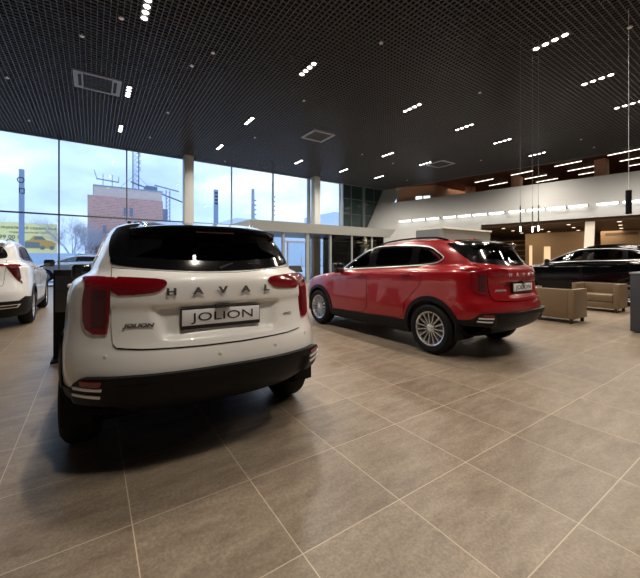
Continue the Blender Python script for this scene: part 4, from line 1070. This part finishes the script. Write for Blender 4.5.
mb = MB(); mb.box(-.2, .26, -.03, 0, 8.45, 8.53); mb.box(-.2, -.12, -.03, 0, 8.05, 8.53); mb.box(.18, .26, -.03, 0, 8.05, 8.53); mb.box(-.05, .26, -.03, 0, 7.98, 8.06); mb.build('emblem', M['ink'], py_, sharp=0)
py2 = empty('pylon_sign', (17.6, 58, 0), 'distant grey pylon sign outside, right of the left column', 'sign')
MB().box(-.35, .35, 0, .4, 0, 13.4).build('column', bpy.data.materials['pylon_blue'], py2, sharp=0)
mb = MB()
for z in (12.8, 12.2, 11.6, 11.0): mb.box(-.22, .22, -.04, 0, z-.15, z+.15)
mb.build('emblem', M['ink'], py2, sharp=0)

br = empty('brick_building', (-1, 80, 0), 'large red brick building with pale top floor and antennas outside', 'building')
MB().box(.2, 13.7, 0, 16, 0, 14.1).build('wall', M['brick'], br, sharp=0)
MB().box(1.2, 13.6, .5, 15, 14.1, 16.1).build('upper_wall', M['pale_brick'], br, sharp=0)
MB().box(1.1, 13.75, .35, 15, 16.1, 16.3).build('roof_edge', M['far_grey'], br, sharp=0)
MB().box(10.6, 12.9, 2, 6, 16.3, 17.5).build('roof_unit', M['far_block'], br, sharp=0)
for x, z0, z1 in ((6.6, 10.4, 12.1), (7.7, 10.4, 12.1), (6.6, 6.6, 8.2), (7.7, 6.6, 8.2), (3.0, 6.6, 8.2), (10.6, 6.6, 8.2)): MB().box(x-.3, x+.3, -.06, 0, z0, z1).build('window', M['far_block'], br, sharp=0)
ms = empty('antenna_mast', (7.7, 82, 16.3), 'tall lattice antenna mast on the brick building roof', 'antenna')
mb = MB(); hw = .55; H_ = 12
cs = [(-hw, -hw), (hw, -hw), (hw, hw), (-hw, hw)]
for x, y in cs: mb.tube([(x, y, 0), (x, y, H_)], .06, 5)
for k in range(12):
    for i in range(4):
        a, b = cs[i], cs[(i+1) % 4]; mb.tube([(a[0], a[1], k), (b[0], b[1], k+1)], .035, 4); mb.tube([(a[0], a[1], k), (b[0], b[1], k)], .035, 4)
mb.build('lattice', M['steel_grey'], ms, sharp=0)
mb = MB(); mb.tube([(0, 0, 3.4), (-3.0, 0, .1)], .04, 4); mb.tube([(0, 0, 3.4), (3.4, 0, .1)], .04, 4); mb.build('stay', M['steel_grey'], ms, sharp=0)
for k, (x, z) in enumerate(((.7, 6.0), (.75, 4.6), (.7, 7.6))): MB().box(x-.12, x+.22, -.3, .0, z-.45, z+.45).build('panel_antenna', M['far_white'], ms, sharp=0)
an = empty('rooftop_antenna', (2.6, 82, 16.3), 'low antenna frame at the left end of the brick building roof', 'antenna')
mb = MB()
for x in (-.8, .8): mb.tube([(x, 0, 0), (x, 0, 2.6)], .07, 5)
mb.tube([(-1.8, 0, 1.5), (2.0, 0, 1.2)], .12, 5); mb.tube([(-1.8, 0, 1.3), (-2.3, 0, 3.2)], .07, 5); mb.tube([(1.9, 0, 1.1), (2.0, 0, 2.4)], .06, 5); mb.build('frame', M['steel_grey'], an, sharp=0)
cr_ = empty('tower_crane', (16.3, 95, 0), 'thin tower crane outside, left of the white column', 'crane')
mb = MB()
for x in (-.45, .45): mb.tube([(x, 0, 0), (x, 0, 19.5)], .12, 5)
for k in range(19): mb.tube([(-.45, 0, k), (.45, 0, k+1)], .06, 4)
mb.build('tower', M['steel_grey'], cr_, sharp=0)
mb = MB(); mb.tube([(-8.5, 0, 20.6), (3.8, 0, 16.6)], .2, 5); mb.tube([(-3.2, 0, 20.4), (2.6, 0, 19.4)], .16, 5); mb.build('jib', M['steel_grey'], cr_, sharp=0)
simple('far_block', MB().box(16.5, 20.5, 120, 130, 0, 18), M['far_block'], 'distant dark blue block beside the brick building', 'building', sharp=0)
mb = MB(); mb.hexa([(15.5, 60, 0), (47.5, 60, 0), (47.5, 80, 0), (15.5, 80, 0), (21.6, 60, 9.0), (47.5, 60, 9.2), (47.5, 80, 9.4), (21.6, 80, 9.0)]); simple('pavilion', mb, M['far_white'], 'pale flat-roofed hall outside, behind the entrance canopy', 'building', sharp=0)
simple('low_hall', MB().box(48.5, 62, 66, 80, 0, 13.0), M['far_white'], 'pale gabled hall outside, right of the second column', 'building', sharp=0)
for i, (x, w_, z1) in enumerate(((34.1, .55, 19.5), (39.7, .4, 21.9))):
    mb = MB(); mb.lathe([(w_, 0), (w_*.7, z1)], 'z', (x, 81.5, 0), 12)
    for k in range(5): mb.box(x+w_*.5, x+w_*1.6, 81.3, 81.7, z1*.6+k*1.2, z1*.6+k*1.2+.3)
    simple('chimney', mb, M['far_grey'], ['left of the two thin chimneys outside behind the canopy', 'right and taller of the two thin chimneys outside behind the canopy'][i], 'chimney')
simple('fence', MB().box(-14, 9, 50, 50.15, -.05, 2.1), M['fence_blue'], 'plain blue-grey fence below the billboard outside', 'fence', sharp=0)
random.seed(11)
for i, (x, y, h_, lab) in enumerate(((-2.2, 56, 1.9, 'bare snowy tree outside, left of the brick building'), (-5.6, 74, 2.3, 'bare tree outside, behind the pylon sign'), (-.4, 62, 1.7, 'bare snowy tree at the corner of the brick building'), (-12.5, 76, 2.1, 'bare tree behind the left end of the billboard'))):
    mb = MB(); branchy(mb, (0, 0, 0), (0, 0, 1), h_*1.45, .12, 5, .85, .16, 3, 4)
    for q_ in range(2 if i in (0, 2) else 1): branchy(mb, (0, 0, 1.0), (random.uniform(-.5, .5), .2, 1), h_*1.3, .08, 5, .9, .14, 3, 4)
    o = simple('bare_tree', mb, M['branch'], lab, 'tree', 'bare trees outside', sharp=0); o.location = (x, y, -.1)
mb = MB()
for k in range(420):
    x = random.uniform(-1, 8.5); y = random.uniform(72, 75); h_ = random.uniform(3.5, 7.2); mb.tube([(x, y, -.1), (x+random.uniform(-.4, .4), y, h_*.6), (x+random.uniform(-.9, .9), y, h_)], [.06, .04, .02], 3, caps=False)
simple('thicket', mb, M['hedge'], 'thicket of bare brown saplings in front of the brick building', 'shrubs', sharp=0)['kind'] = 'stuff'
